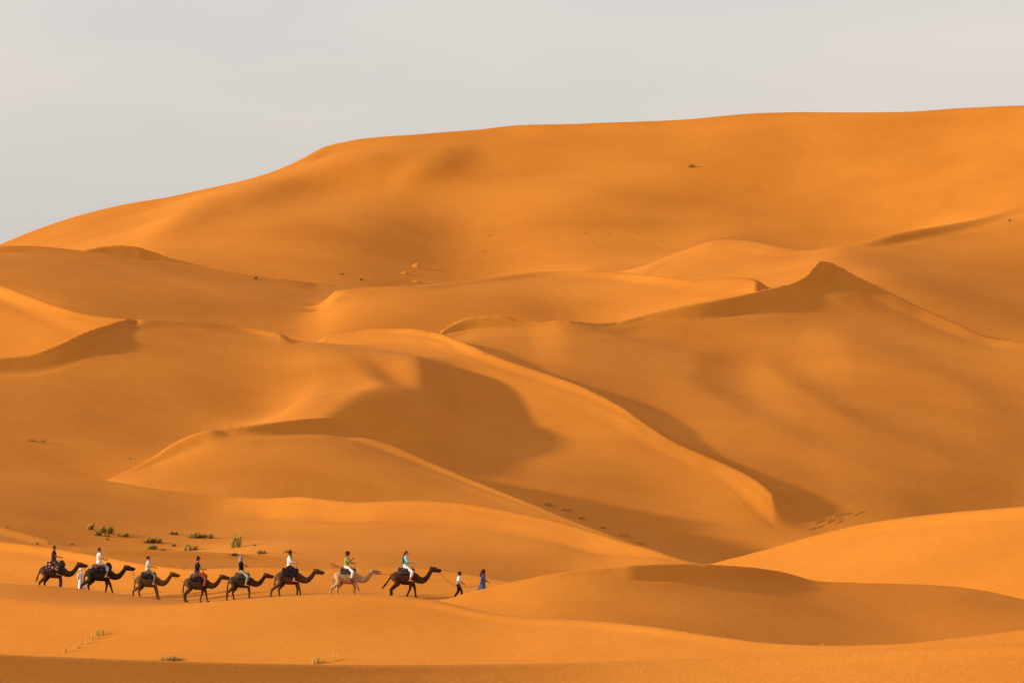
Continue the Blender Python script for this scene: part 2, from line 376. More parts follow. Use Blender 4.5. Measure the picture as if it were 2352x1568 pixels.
    face('R', Rm, (1750,800), [(1000,-.03),(1190,-.06),(1400,-.05),(1600,-.1),(1850,-.12),(1900,-.2),(2000,-.12),(2352,-.1)], c(.23), rng=(1008,U1), up=[(Rb, [(1000,.2),(1800,.25),(1920,.35),(2000,.3)]), (Rt, c(.5))], sm=80,
         steps=[(foot, None, foot_y)], back=(.32, 20))
    # hollow below the nose of M
    line3([(1840,1222,655),(1900,1238,648),(1960,1236,646)], .7)
    line3([(1700,1290,625),(1850,1262,625),(2000,1250,625)], .7)
    # --- P and the bright ramp up to S
    P_ = [(762,676),(770,669),(830,661),(940,660),(1050,652),(1150,640),(1250,628),(1350,627),(1450,630),(1550,638),(1650,646),(1740,648),(1800,640)]
    face('P', P_, (1250,898), [(762,.3),(800,.2),(850,-.08),(1180,-.1),(1300,.1),(1500,.25),(1800,.3)], c(.22), rng=(762,1735), back_rng=(900,1600),
         steps=[(lambda u: np.where(u < 1000, ln('M', 10)(u), ln('R_top', 10)(u)), c(.22))], back=(.12, 25))
    # --- T: ramp and crest in front of the far dune, right
    face('T', [(1480,626),(1520,600),(1580,572),(1640,557),(1750,566),(1850,577),(1950,567),(2050,540),(2150,527),(2250,515),(2352,482)], rng=(1480,U1),
         Yc=[(1480,935),(1560,957),(1640,952),(1750,940),(1850,931),(1900,928),(1980,932),(2066,943),(2161,953),(2250,962),(2352,972)], sm=40,
         steps=[(lambda u: np.where(u < 1735, ln('P', 8)(u), ln('R_top', 12)(u)), [(1480,.16),(1640,.2),(1800,.24)])], back=(.2, 30), back_rng=(1900,U1))
    # --- N: dim slope far left
    N_ = [(0,567),(60,568),(150,576),(250,588),(330,600),(450,612),(560,630),(650,640),(720,648),(800,655),(900,660),(960,662)]
    face('N', N_, (450,903), c(-.13), c(.18), rng=(U0,960), steps=[(lambda u: np.where(u < 300, np.minimum(ln('W_top', 10)(u), curve([(0,670),(60,690),(120,710),(200,732),(300,745)], u)), np.where(u < 690, ln('W_top', 10)(u), np.where(u < 728, ln('M', 10)(u), np.minimum(ln('P', 3)(u), 690)))), c(.19))], back=(.15, 20))
    # --- small slip face peeping over N
    yn = lambda u: float(np.interp(u, LINES['N'][0], LINES['N'][2]))
    face('N2', [(176,582),(205,573),(240,567),(280,564),(315,568),(345,578),(390,592),(440,606),(480,616)], (250, yn(250) + 12), c(-.25), c(.4), rng=(176,480), steps=[([(176,584),(250,592),(338,604),(480,626)], c(.42))], back=(.25, 14))
    # --- far dune
    Far = [(0,565),(100,525),(200,493),(300,470),(380,459),(450,447),(530,436),(590,424),(640,402),(700,367),(750,338),(790,329),(830,322),(950,313),(1080,301),(1200,288),(1300,286),(1400,281),(1500,277),(1580,272),(1660,264),(1740,258),(1830,256),(1950,257),(2060,257),(2200,249),(2352,243)]
    Fm = [(0,578),(300,540),(600,490),(900,445),(1200,415),(1600,395),(2000,375),(2352,350)]
    face('Far', Fm, (1200,1098), [(0,.2),(600,.17),(1000,.08),(1300,.12),(1800,.1),(2352,.2)], c(.32), sm=60, up=[(Far, [(0,.3),(600,.34),(2352,.34)])],
         steps=[([(0,590),(300,612),(700,662),(900,672),(1200,645),(1400,600),(1560,540),(1640,520),(1850,540),(1950,540),(2050,520),(2352,455)], [(0,.26),(400,.28),(700,.3),(2352,.33)]),
                ([(0,592),(300,614),(700,664),(900,674),(1200,647),(1400,640),(1520,600),(1640,556),(1750,568),(1850,579),(1950,570),(2050,545),(2352,488)], [(0,.26),(1200,.26),(1400,.15),(1640,.11),(2352,.12)])], back=(.2, 120))


SH = """50,560,8 150,530,8 300,500,7.5 450,470,7 550,445,8 700,390,8.5 800,345,8 900,340,7.5 600,465,5 680,445,4.5 450,510,7 350,550,8 550,530,6 700,500,5.5 800,430,7 900,400,6.5 1000,385,4.5 1040,370,5.5 900,470,4.5 950,530,3.5 850,560,3.5 750,560,4 1000,590,3.5 1050,620,3 900,620,2.5 700,610,4.5 500,590,5.5 1100,450,6 1150,540,5.5 1200,600,6 1200,350,7 1300,450,6 1400,350,6.5 1400,540,5.5 1500,450,5 1600,340,6.5 1600,480,5 1700,540,4.5 1800,400,5.5 1800,520,4.5 1900,450,5.5 1950,540,4.5 2000,330,6.5 2050,450,6 2150,400,7 2200,480,8 2250,350,7.5 2300,280,8 2350,400,8.5 1700,290,6.5 1300,600,6.5 1500,580,6
1400,640,5 1500,670,7 1600,660,7.5 1750,640,8.5 1850,600,9 1650,610,6 1800,600,6 1700,670,8.5 1880,585,8
770,700,8 770,740,8 850,690,5 950,690,4 1050,700,3 1150,690,2.5 1200,720,1.5 1300,725,1.5 1100,660,5 1300,640,4.5 1300,680,5.5 1400,700,6.5 1210,645,2.5 1000,740,3.5 900,740,4.5
50,590,4 200,620,3 400,640,2.5 600,660,2.5 300,690,2 500,720,2 700,700,1.5 650,740,2 450,600,5 650,645,4
50,720,8 150,740,8.5 30,760,7 200,750,7 100,790,8
100,820,1 180,800,1.5 250,770,3
300,760,4.5 400,760,4.5 500,770,4 600,790,4.5 700,810,5 300,830,3 450,850,2 550,880,1.5 200,870,2.5 50,880,3 100,950,3 250,950,2.5 400,950,2.5 550,950,3 600,900,2.5 150,1030,3 300,1000,3 650,900,7 700,900,7 750,880,6.5 680,940,7 700,850,6.5 760,920,5 800,900,1.2 850,870,1.5 850,940,1 900,930,1 905,880,1.5 820,960,1
790,775,6 880,790,7 1000,820,7 1100,880,6 930,862,3 1010,880,4.5 1200,950,5.5 1300,950,6 1400,990,6.5 1550,1040,6.5 1700,1110,7
1000,1000,1.5 1200,1060,1.5 1400,1100,2 1500,1180,3 1600,1200,3.5 1650,1260,4
370,1050,8 420,1050,7 500,1030,5.5 600,1030,5 500,1080,5 700,1040,4 800,1060,3.5 900,1090,3 1000,1130,3 650,1120,3.5 450,1110,4.5 300,1090,5.5
1100,770,3.5 1200,790,3.5 1300,780,2 1400,770,3 1500,760,5 1550,790,4 1450,810,3 1300,830,3.5 1500,870,3.5 1600,900,3.5 1700,870,4 1800,820,5.5 1750,800,5.8 1700,750,4 1800,740,3 1900,720,2.5 2000,750,3.5 2100,800,4 1950,850,4 2200,900,4 2350,850,4.5 1650,1000,3.5 1800,950,4.5 1800,1050,3.5 2000,1050,3.5 2200,1050,3 2100,1150,2.5 2300,1100,3 1900,1130,3 1960,680,4
2250,700,1 2150,680,1.5 2300,620,3 2100,580,3 2000,580,2 2050,600,3 2200,560,5 2300,540,6 2350,700,1.5
1750,1280,8.5 1900,1260,8.5 2100,1230,8 2300,1200,8.5 2200,1300,8 2300,1340,8 2000,1310,7.5
650,1180,7.5 800,1190,7.5 1000,1200,7 1200,1230,6.5 1400,1255,6.5 560,1180,6.5 100,1085,5 300,1125,4.5 450,1150,5 100,1140,2 250,1160,2 400,1180,2 100,1200,2 300,1220,3 450,1230,3 600,1240,3.5 700,1250,3.5 900,1270,3 1100,1300,2.5 1300,1290,2.5
50,1235,4 200,1265,4 400,1285,3.5 600,1290,3.5
100,1290,8 250,1310,7.5 500,1340,7.5 700,1340,7.5 900,1330,8 1050,1350,7.5
50,1360,3 200,1380,3 300,1385,3.5
50,1430,8.5 150,1460,8.5 300,1420,8 300,1480,7.5 500,1400,7.5 600,1450,6 700,1450,5.5 500,1480,6.5 800,1400,7 900,1450,6.5 1000,1390,6 1100,1450,6 1400,1470,6.5 1700,1490,7.5 2200,1475,8
1150,1360,8 1250,1360,7.5 1300,1340,7 1200,1385,6.5 1350,1375,5.5 1400,1345,4 1480,1325,1.5 1700,1312,1 1600,1345,4 1500,1375,5 1700,1375,4.5 1700,1420,3 1850,1430,3 2000,1450,3.5 2000,1380,5.5 2150,1400,6 2200,1440,5.5 2300,1390,4.5 1500,1410,4.5 1350,1405,5.5
100,1540,1 500,1545,1 900,1550,2 1300,1550,3.5 1700,1545,5 2100,1530,6.5 2330,1500,7.5"""


def look(U, Y, z, c0=-180.0, c1=2532.0, W=226, H=131):
    """what the survey station sees of the surface: depth, slopes and sunlit share on a coarse raster"""
    cols = c0 + (np.arange(W) + .5) * (c1 - c0) / W; vr = (np.arange(H) + .5) * 1568.0 / H
    jf = np.interp(cols, U, np.arange(len(U))); j = np.minimum(jf.astype(int), len(U) - 2); a = jf - j
    v = VH - (z[:, j] * (1 - a) + z[:, j + 1] * a) / Y[:, None] * FPX
    vm = np.minimum.accumulate(v, 0); S = (U - UC) / FPX
    zx = np.gradient(z, axis=1) / np.gradient(S)[None, :] / Y[:, None]
    zy = np.gradient(z, axis=0) / np.gradient(Y)[:, None] - zx * S[None, :]
    yy = np.full((H, W), np.nan)
    for c in range(W):
        k = np.searchsorted(-vm[:, c], -vr); ok = k < len(Y); kk = np.clip(k, 1, len(Y) - 1)
        v0, v1 = vm[kk - 1, c], v[kk, c]
        f = np.clip((vr - v0) / np.where(abs(v1 - v0) < 1e-6, 1, v1 - v0), 0, 1)
        yy[:, c] = np.where(ok, Y[kk - 1] + f * (Y[kk] - Y[kk - 1]), np.nan)
    m = ~np.isnan(yy); cc = np.broadcast_to((cols - UC) / FPX, (H, W))[m]; Yv = yy[m]
    gx, gy, gz = (bil(F, U, Y, cc * FPX + UC, Yv) for F in (zx, zy, z))
    lit = np.ones_like(gx); L = SUNV; Lh = math.hypot(L[0], L[1]); d = 0.6
    while d < 120:
        y2 = Yv + L[1] / Lh * d
        h = bil(z, U, Y, (cc * Yv + L[0] / Lh * d) / y2 * FPX + UC, y2) - (gz + d * L[2] / Lh)
        lit = np.minimum(lit, np.clip(.5 - h / (.04 * d + .1), 0, 1)); d *= 1.09
    uu, vv = np.meshgrid(cols, vr)
    return yy, m, uu[m], vv[m], Yv, gx, gy, lit
def bil(F, U, Y, u, Yv):
    fj = np.interp(u, U, np.arange(len(U))); fi = np.clip(np.interp(Yv, Y, np.arange(len(Y))), 0, len(Y) - 1.001)
    j = np.minimum(fj.astype(int), len(U) - 2); i = fi.astype(int); a = fj - j; b = fi - i
    return (F[i, j] * (1 - a) + F[i, j + 1] * a) * (1 - b) + (F[i + 1, j] * (1 - a) + F[i + 1, j + 1] * a) * b
def blur(d, s=1.6, r=5):
    k = np.exp(-.5 * (np.arange(-r, r + 1) / s) ** 2); k /= k.sum()
    for ax in (0, 1):
        q = np.pad(d, [(r, r) if ax == i else (0, 0) for i in (0, 1)], mode='edge')
        n = d.shape[ax]; d = sum(k[i] * (q[i:i + n] if ax == 0 else q[:, i:i + n]) for i in range(2 * r + 1))
    return d
def spread(d, Ud, NYD, U, Y):
    zi = np.stack([np.interp(U, Ud, row) for row in d]); fi = row_of(Y) * (NYD - 1); k = np.minimum(fi.astype(int), NYD - 2); a = (fi - k)[:, None]
    return zi[k] * (1 - a) + zi[k + 1] * a

LV = ((40, 140, 4e-3, 500), (20, 280, 2e-3, 250), (10, 700, 1e-3, 120))
def relief(rounds=3):
    survey(); P = prune(np.concatenate(PTS))
    U, Y, z = build_heights(P, LV); Zc, Uc = z, U
    S_ = np.array([[float(x) for x in q.split(',')] for q in SH.split()])
    Ud = grid_u(20); NYD = 350; DT = np.zeros((NYD, len(Ud)))
    LX, LY, LZ = -SUNV[0], -SUNV[1], SUNV[2]
    for it in range(rounds):                      # tilt the long slopes gently: light and shade levels of SH put into the shape
        yy, m, u_, v_, Y_, gx, gy, lit = look(U, Y, z)
        H, W = yy.shape
        sY = yy[np.clip((S_[:, 1] / 1568 * H).astype(int), 0, H - 1), np.clip(((S_[:, 0] + 180) / 2712 * W).astype(int), 0, W - 1)]
        s = S_[~np.isnan(sY)]; sY = sY[~np.isnan(sY)]
        D = (u_[:, None] - s[None, :, 0]) ** 2 + (1.6 * (v_[:, None] - s[None, :, 1])) ** 2 + (6 * (Y_[:, None] - sY[None])) ** 2
        w = 1 / (D + 400) ** 1.6; tgt = (w @ s[:, 2]) / w.sum(1)
        nlt = (tgt / 10) ** NLG * NLS
        gy = np.clip(gy, -.1, .6)
        zxt = np.clip((nlt * np.sqrt(1 + gx ** 2 + gy ** 2) - LY * gy - LZ) / LX, -.5, .6)
        shad = lit < .6; dark = tgt < 2.6
        wt = np.where(shad & dark, .05, np.where(shad, .5, 1.0)); near = tgt < 1.3
        for cu, cv, cY in CREST.values():
            near |= (u_ >= cu[0]) & (u_ <= cu[-1]) & (abs(v_ - np.interp(u_, cu, cv)) < 9)
        wt = np.where(near | ((Y_ < 450) & ~((u_ > 1280) & (Y_ > 340) & (Y_ < 402))), 0, wt)
        G = np.stack([u_, Y_, np.clip(zxt - gx, -.2, .2), wt * 3], 1)
        P2 = P.copy(); P2[:, 3] = np.where(P[:, 3] >= 1.9, 40., np.where(P[:, 4] < 0, .05, np.where((P[:, 1] < 480) & ~((P[:, 0] > 1280) & (P[:, 1] > 345) & (P[:, 1] < 402)), 1., np.where(P[:, 1] < 480, .08, np.where(P[:, 1] > 965, .006, .02))))); P2[:, 2] = 0
        dz = blur(solve(P2, Ud, NYD, np.zeros((NYD, len(Ud))), .4, 300, G=G, ax_=1.0))
        DT += dz; z = z + spread(dz, Ud, NYD, U, Y)
    U2 = grid_u(5); NR = 1700; z2 = solve(P, U2, NR, resize(Zc, Uc, U2, NR), 4e-4, 110, 7.0)
    Y2 = y_rows(NR); z2 = z2 + blur(spread(DT, Ud, NYD, U2, Y2), 4.0, 12)
    return U2, Y2, z2
NLG, NLS = 1.35, 0.68

import time as _time; _t0 = _time.time()
GU, GY, GZ = relief(3)
def ease():
    """wind-smooth the open slopes, leaving the crests sharp"""
    global GZ
    m = np.ones_like(GZ)
    for cu, cv, cY in list(CREST.values()) + list(KEEP.values()):
        i0, i1 = np.searchsorted(GU, [cu[0] - 140, cu[-1] + 140]); uu = GU[i0:i1]; yc = np.interp(uu, cu, cY)
        keep = np.clip(1 - np.maximum(np.maximum(cu[0] - uu, uu - cu[-1]), 0) / 140, 0, 1)[None, :]
        d = abs(GY[:, None] - yc[None, :]); a, b = np.where(yc < 480, 1.2, 4.0), np.where(yc < 480, 3.5, 12.0)
        q = np.clip((d - a) / (b - a), 0, 1); m[:, i0:i1] = np.minimum(m[:, i0:i1], 1 - (1 - q * q * (3 - 2 * q)) * keep)
    m *= 1 - .9 * np.exp(-((GU[None, :] - 830) / 150) ** 4 - ((GY[:, None] - 702) / 34) ** 4)     # the spur keeps its edge
    GZ = GZ + (blur(GZ, 8.0, 20) - GZ) * m
    GZ = GZ + (blur(GZ, 2.5, 8) - GZ) * np.exp(-((GU[None, :] - 830) / 170) ** 4 - ((GY[:, None] - 702) / 38) ** 4)
ease()
def fold(pts, h, above, below, ymin, ymax, taper=(.25, .35)):
    """a low soft ridge laid along a sketched line on the visible slope between two depths"""
    global GZ
    v = VH - GZ / GY[:, None] * FPX; vis = v <= np.minimum.accumulate(v, 0) + 2
    p = np.array(pts, float); uu = np.broadcast_to(GU[None, :], v.shape); lv = curve(pts, GU); sl = np.gradient(lv, GU)
    dd = (v - lv[None, :]) / np.sqrt(1 + sl[None, :] ** 2)
    q = np.clip((GU - p[0, 0]) / (p[-1, 0] - p[0, 0]), 0, 1); env = np.clip(q / taper[0], 0, 1) * np.clip((1 - q) / taper[1], 0, 1); env = env * env * (3 - 2 * env)
    m = (GY[:, None] > ymin) & (GY[:, None] < ymax) & (env[None, :] > 0)
    f = np.where(dd < 0, np.exp(-(dd / above) ** 2), np.exp(-(dd / below) ** 2))
    add = np.where(m, h * f * env[None, :], 0.0); a0, a1 = np.searchsorted(GY, [ymin, ymax])
    GZ = GZ + blur(add, 1.5, 5)
def dish(u0, v0, ru, rv, h, ymin, ymax):
    """broad shallow hollow (or swell) on the visible slope"""
    global GZ
    v = VH - GZ / GY[:, None] * FPX; m = (GY[:, None] > ymin) & (GY[:, None] < ymax)
    GZ = GZ + blur(np.where(m, h * np.exp(-((GU[None, :] - u0) / ru) ** 2 - ((v - v0) / rv) ** 2), 0.0), 2.0, 6)
dish(1800, 470, 330, 130, -3.2, 985, 1140); dish(1065, 545, 170, 90, -1.9, 985, 1140); dish(2330, 410, 130, 90, .9, 985, 1140)
fold([(280,562),(450,492),(600,447),(720,416),(850,388),(1000,372),(1080,362)], 2.0, 36, 24, 985, 1140)
fold([(880,420),(960,398),(1040,376),(1120,356)], 1.1, 40, 30, 985, 1140, (.45, .5))
fold([(1500,600),(1650,560),(1800,520),(2000,470),(2200,440),(2352,380)], 1.2, 90, 60, 985, 1140)
fold([(1210,744),(1300,760),(1400,788),(1500,811),(1600,825),(1690,824),(1740,830)], .9, 20, 80, 690, 800, (.2, .3))
fold([(1640,815),(1740,850),(1800,888),(1880,936),(1960,985),(2100,1042),(2352,1108)], .6, 34, 90, 690, 800, (.3, .3))
fold([(1480,848),(1650,932),(1800,1012),(1950,1076),(2100,1122),(2352,1176)], .5, 36, 90, 670, 790)
fold([(1820,770),(2000,820),(2200,905),(2420,1000)], .6, 40, 90, 700, 830)
# beyond the surveyed width the dunes simply carry on
ia, ib = np.searchsorted(GU, -600.0), np.searchsorted(GU, 2950.0)
GZ[:, :ia] = GZ[:, ia:ia + 1]; GZ[:, ib:] = GZ[:, ib - 1:ib]
print('relief', GZ.shape, round(_time.time() - _t0, 1), 's')

def ground_z(x, y): return float(bil(GZ, GU, GY, np.array([x / y * FPX + UC]), np.array([float(y)]))[0])
def at(u, Y):
    x = (u - UC) / FPX * Y; return Vector((x, Y, ground_z(x, Y)))
def hit(u, v, ymin=0.0):
    """ground point met by the line of sight through sheet position (u, v)"""
    j = np.interp(u, GU, np.arange(len(GU))); k = int(j); a = j - k
    col = VH - (GZ[:, k] * (1 - a) + GZ[:, k + 1] * a) / GY * FPX
    i = np.argmax((col <= v) & (GY > ymin)); i = max(i, 1)
    f = (v - col[i - 1]) / (col[i] - col[i - 1]) if abs(col[i] - col[i - 1]) > 1e-6 else 0
    return at(u, GY[i - 1] + np.clip(f, 0, 1) * (GY[i] - GY[i - 1]))

def sand_material():
    m = bpy.data.materials.new('sand'); m.use_nodes = True; t = m.node_tree; b = t.nodes['Principled BSDF']
    N = t.nodes.new; K = t.links.new
    g = N('ShaderNodeNewGeometry')
    n1 = N('ShaderNodeTexNoise'); n1.inputs['Scale'].default_value = 0.045; n1.inputs['Detail'].default_value = 5; K(g.outputs['Position'], n1.inputs['Vector'])
    n2 = N('ShaderNodeTexNoise'); n2.inputs['Scale'].default_value = 8.0; n2.inputs['Detail'].default_value = 3; n2.inputs['Roughness'].default_value = .75; K(g.outputs['Position'], n2.inputs['Vector'])
    r1 = N('ShaderNodeValToRGB'); r1.color_ramp.elements[0].position = .3; r1.color_ramp.elements[1].position = .72
    r1.color_ramp.elements[0].color = SAND_A; r1.color_ramp.elements[1].color = SAND_B; K(n1.outputs['Fac'], r1.inputs[0])
    r2 = N('ShaderNodeValToRGB'); r2.color_ramp.elements[0].position = .25; r2.color_ramp.elements[1].position = .75
    r2.color_ramp.elements[0].color = (.76, .75, .74, 1); r2.color_ramp.elements[1].color = (1.06, 1.06, 1.06, 1); K(n2.outputs['Fac'], r2.inputs[0])
    mu = N('ShaderNodeMix'); mu.data_type = 'RGBA'; mu.blend_type = 'MULTIPLY'; mu.inputs[0].default_value = 1; K(r1.outputs[0], mu.inputs[6]); K(r2.outputs[0], mu.inputs[7])
    K(mu.outputs[2], b.inputs['Base Color'])
    b.inputs['Roughness'].default_value = .85; b.inputs['Specular IOR Level'].default_value = .03
    # wind ripples and soft unevenness
    mpn = N('ShaderNodeMapping'); mpn.inputs['Rotation'].default_value = (0, 0, math.radians(20)); K(g.outputs['Position'], mpn.inputs['Vector'])
    wv = N('ShaderNodeTexWave'); wv.inputs['Scale'].default_value = 1.6; wv.inputs['Distortion'].default_value = 6; wv.inputs['Detail'].default_value = 3; wv.inputs['Detail Scale'].default_value = .6; K(mpn.outputs[0], wv.inputs['Vector'])
    n3 = N('ShaderNodeTexNoise'); n3.inputs['Scale'].default_value = .35; n3.inputs['Detail'].default_value = 7; n3.inputs['Roughness'].default_value = .6; K(g.outputs['Position'], n3.inputs['Vector'])
    b1 = N('ShaderNodeBump'); b1.inputs['Strength'].default_value = .05; b1.inputs['Distance'].default_value = .02; K(wv.outputs['Fac'], b1.inputs['Height'])
    b2 = N('ShaderNodeBump'); b2.inputs['Strength'].default_value = .6; b2.inputs['Distance'].default_value = .14; K(n3.outputs['Fac'], b2.inputs['Height']); K(b1.outputs[0], b2.inputs['Normal'])
    K(b2.outputs[0], b.inputs['Normal'])
    return m
SAND_A = (.50, .158, .0185, 1); SAND_B = (.61, .206, .0265, 1)
MAT_SAND = sand_material()

def grid_mesh(name, X, Yg, Z, mat):
    ny, nx = Z.shape; me = bpy.data.meshes.new(name)
    co = np.stack([X, Yg, Z], -1).reshape(-1, 3).astype(np.float32)
    i = np.arange(ny * nx).reshape(ny, nx)
    f = np.stack([i[:-1, :-1], i[:-1, 1:], i[1:, 1:], i[1:, :-1]], -1).reshape(-1, 4).astype(np.int32)
    me.vertices.add(len(co)); me.vertices.foreach_set('co', co.ravel())
    me.loops.add(f.size); me.loops.foreach_set('vertex_index', f.ravel())
    me.polygons.add(len(f)); me.polygons.foreach_set('loop_start', np.arange(0, f.size, 4, dtype=np.int32))
    me.polygons.foreach_set('use_smooth', np.ones(len(f), bool)); me.update(calc_edges=True)
    me.materials.append(mat); o = bpy.data.objects.new(name, me); C.objects.link(o); return o

def build_ground():
    S = (GU - UC) / FPX
    yn = np.array([2., 8, 20, 40, 65, 90, 115, 132]); w = (yn / GY[0])[:, None]
    zn = -1.75 * (1 - w) + GZ[0][None, :] * w
    yf = GY[-1] * 1.12 ** np.arange(1, 26); f = np.clip((yf - GY[-1]) / 1200.0, 0, 1)[:, None]; f = f * f * (3 - 2 * f)
    zf = GZ[-1][None, :] * (1 - f) + 0.0 * f
    Ya = np.concatenate([yn, GY, yf]); Za = np.concatenate([zn, GZ, zf])
    X = S[None, :] * Ya[:, None]; Yg = np.broadcast_to(Ya[:, None], X.shape)
    o = grid_mesh('desert_dunes', X, Yg, Za, MAT_SAND)
    tag(o, kind='structure')
    return o
ground = build_ground()



# ------------------------------------------------------------------ bodies grown from tapered limbs
def cone_limb(V, F, a, b, ra, rb, n=10):
    """closed tapered capsule from a to b"""
    a, b = Vector(a), Vector(b); d = b - a; L = max(d.length, 1e-5); d = d / L
    s = d.orthogonal().normalized(); t = d.cross(s)
    base = len(V); rings = []
    for k in range(4):                                   # rear cap
        q = math.pi / 2 * (k + 0.5) / 4; rings.append((a - d * ra * math.cos(q), ra * math.sin(q)))
    rings.append((a, ra)); rings.append((b, rb))
    for k in range(3, -1, -1):
        q = math.pi / 2 * (k + 0.5) / 4; rings.append((b + d * rb * math.cos(q), rb * math.sin(q)))
    for c, r in rings:
        for i in range(n):
            w = 2 * math.pi * i / n; V.append(c + (s * math.cos(w) + t * math.sin(w)) * r)
    m = len(rings)
    for k in range(m - 1):
        for i in range(n):
            j = (i + 1) % n; F.append((base + k*n + i, base + k*n + j, base + (k+1)*n + j, base + (k+1)*n + i))
    F.append(tuple(base + i for i in reversed(range(n)))); F.append(tuple(base + (m-1)*n + i for i in range(n)))
def ball(V, F, c, r, n=12, m=8):
    c = Vector(c); r = Vector(r) if hasattr(r, '__len__') else Vector((r, r, r)); base = len(V)
    for k in range(m + 1):
        ph = math.pi * (k + .01) / (m + .02)
        for i in range(n):
            w = 2 * math.pi * i / n; V.append(c + Vector((r.x * math.sin(ph) * math.cos(w), r.y * math.sin(ph) * math.sin(w), r.z * math.cos(ph))))
    for k in range(m):
        for i in range(n):
            j = (i + 1) % n; F.append((base + k*n + i, base + (k+1)*n + i, base + (k+1)*n + j, base + k*n + j))
    F.append(tuple(base + i for i in range(n))); F.append(tuple(base + m*n + i for i in reversed(range(n))))
def grow(name, shapes, mat, parent=None, voxel=0.03, smooth=4, extra=None):
    """one continuous skin over all the given limbs; extra = fine pieces joined afterwards (fingers)"""
    V, F = [], []
    for s in shapes:
        if s[0] == 'l': cone_limb(V, F, *s[1:])
        else: ball(V, F, *s[1:])
    o = mesh_obj(name, V, F)
    m = o.modifiers.new('r', 'REMESH'); m.mode = 'VOXEL'; m.voxel_size = voxel
    if smooth: k = o.modifiers.new('s', 'SMOOTH'); k.factor = 0.5; k.iterations = smooth
    bpy.context.view_layer.update()
    me = bpy.data.meshes.new_from_object(o.evaluated_get(bpy.context.evaluated_depsgraph_get()))
    old = o.data; o.modifiers.clear(); o.data = me; bpy.data.meshes.remove(old)
    if extra:
        V, F = [], []
        for s in extra: cone_limb(V, F, *s[1:], 6)
        bm = bmesh.new(); bm.from_mesh(me); vs = [bm.verts.new(v) for v in V]
        for f in F: bm.faces.new([vs[i] for i in f])
        bm.to_mesh(me); bm.free()
    me.polygons.foreach_set('use_smooth', [True] * len(me.polygons)); me.name = name
    me.materials.clear(); me.materials.append(mat)
    if parent: o.parent = parent
    return o
def tube(name, pts, r, mat, parent=None, n=6):
    """thin rope or strap along points"""
    V, F = [], []; pts = [Vector(p) for p in pts]; up = Vector((0, 0, 1))
    for k, p in enumerate(pts):
        d = (pts[min(k + 1, len(pts) - 1)] - pts[max(k - 1, 0)]).normalized(); s = d.cross(up)
        s = s.normalized() if s.length > 1e-3 else Vector((0, 1, 0)); t = d.cross(s)
        rr = r[k] if hasattr(r, '__len__') else r
        for i in range(n):
            w = 2 * math.pi * i / n; V.append(p + (s * math.cos(w) + t * math.sin(w)) * rr)
    for k in range(len(pts) - 1):
        for i in range(n):
            j = (i + 1) % n; F.append((k*n + i, k*n + j, (k+1)*n + j, (k+1)*n + i))
    F.append(tuple(reversed(range(n)))); F.append(tuple((len(pts)-1)*n + i for i in range(n)))
    return mesh_obj(name, V, F, mat, parent)

def mat_cloth(name, cols, scale=9.0, axis='x'):
    """woven blanket: bands of colour with noise between them"""
    m = bpy.data.materials.new(name); m.use_nodes = True; t = m.node_tree; b = t.nodes['Principled BSDF']; N = t.nodes.new; K = t.links.new
    tcn = N('ShaderNodeTexCoord'); mpn = N('ShaderNodeMapping'); mpn.inputs['Scale'].default_value = (scale, scale, scale)
    K(tcn.outputs['Object'], mpn.inputs['Vector'])
    v = N('ShaderNodeTexVoronoi'); v.inputs['Scale'].default_value = 1.0; K(mpn.outputs[0], v.inputs['Vector'])
    sx = N('ShaderNodeSeparateColor'); K(v.outputs['Color'], sx.inputs[0])
    r = N('ShaderNodeValToRGB'); r.color_ramp.interpolation = 'CONSTANT'
    while len(r.color_ramp.elements) < len(cols): r.color_ramp.elements.new(0.5)
    for i, c in enumerate(cols): r.color_ramp.elements[i].position = i / len(cols); r.color_ramp.elements[i].color = c
    K(sx.outputs[0], r.inputs[0]); K(r.outputs[0], b.inputs['Base Color']); b.inputs['Roughness'].default_value = .95; b.inputs['Specular IOR Level'].default_value = .05
    return m

# ------------------------------------------------------------------ camels
HIDE = {}
def hide(k, c):
    if k not in HIDE: HIDE[k] = mat_plain('camel_hide_' + k, c, rough=.95, var=.35, scale=5.0, spec=.1)
    return HIDE[k]
M_PAD_GREY = mat_cloth('saddle_pad_grey', [lin(70,62,60), lin(48,42,42), lin(92,82,80)], 14)
M_PAD_DARK = mat_cloth('saddle_pad_dark', [lin(40,32,34), lin(58,46,50), lin(30,24,24)], 12)
M_BLANKET_BRIGHT = mat_cloth('blanket_patterned', [lin(92,44,66), lin(70,34,60), lin(196,150,130), lin(52,32,46), lin(176,160,70), lin(84,40,70)], 11)
M_BLANKET_BROWN = mat_cloth('blanket_brown', [lin(96,64,52), lin(70,48,42), lin(130,96,84)], 10)
M_STRAP = mat_plain('strap_leather', lin(34,24,18), var=.2)
M_METAL = mat_plain('saddle_handle_iron', lin(40,36,36), rough=.6, spec=.4)
M_ROPE = mat_plain('rope_fibre', lin(120,76,36), var=.25)
M_EYE = mat_plain('eye_dark', lin(10,8,6), rough=.3, spec=.5)

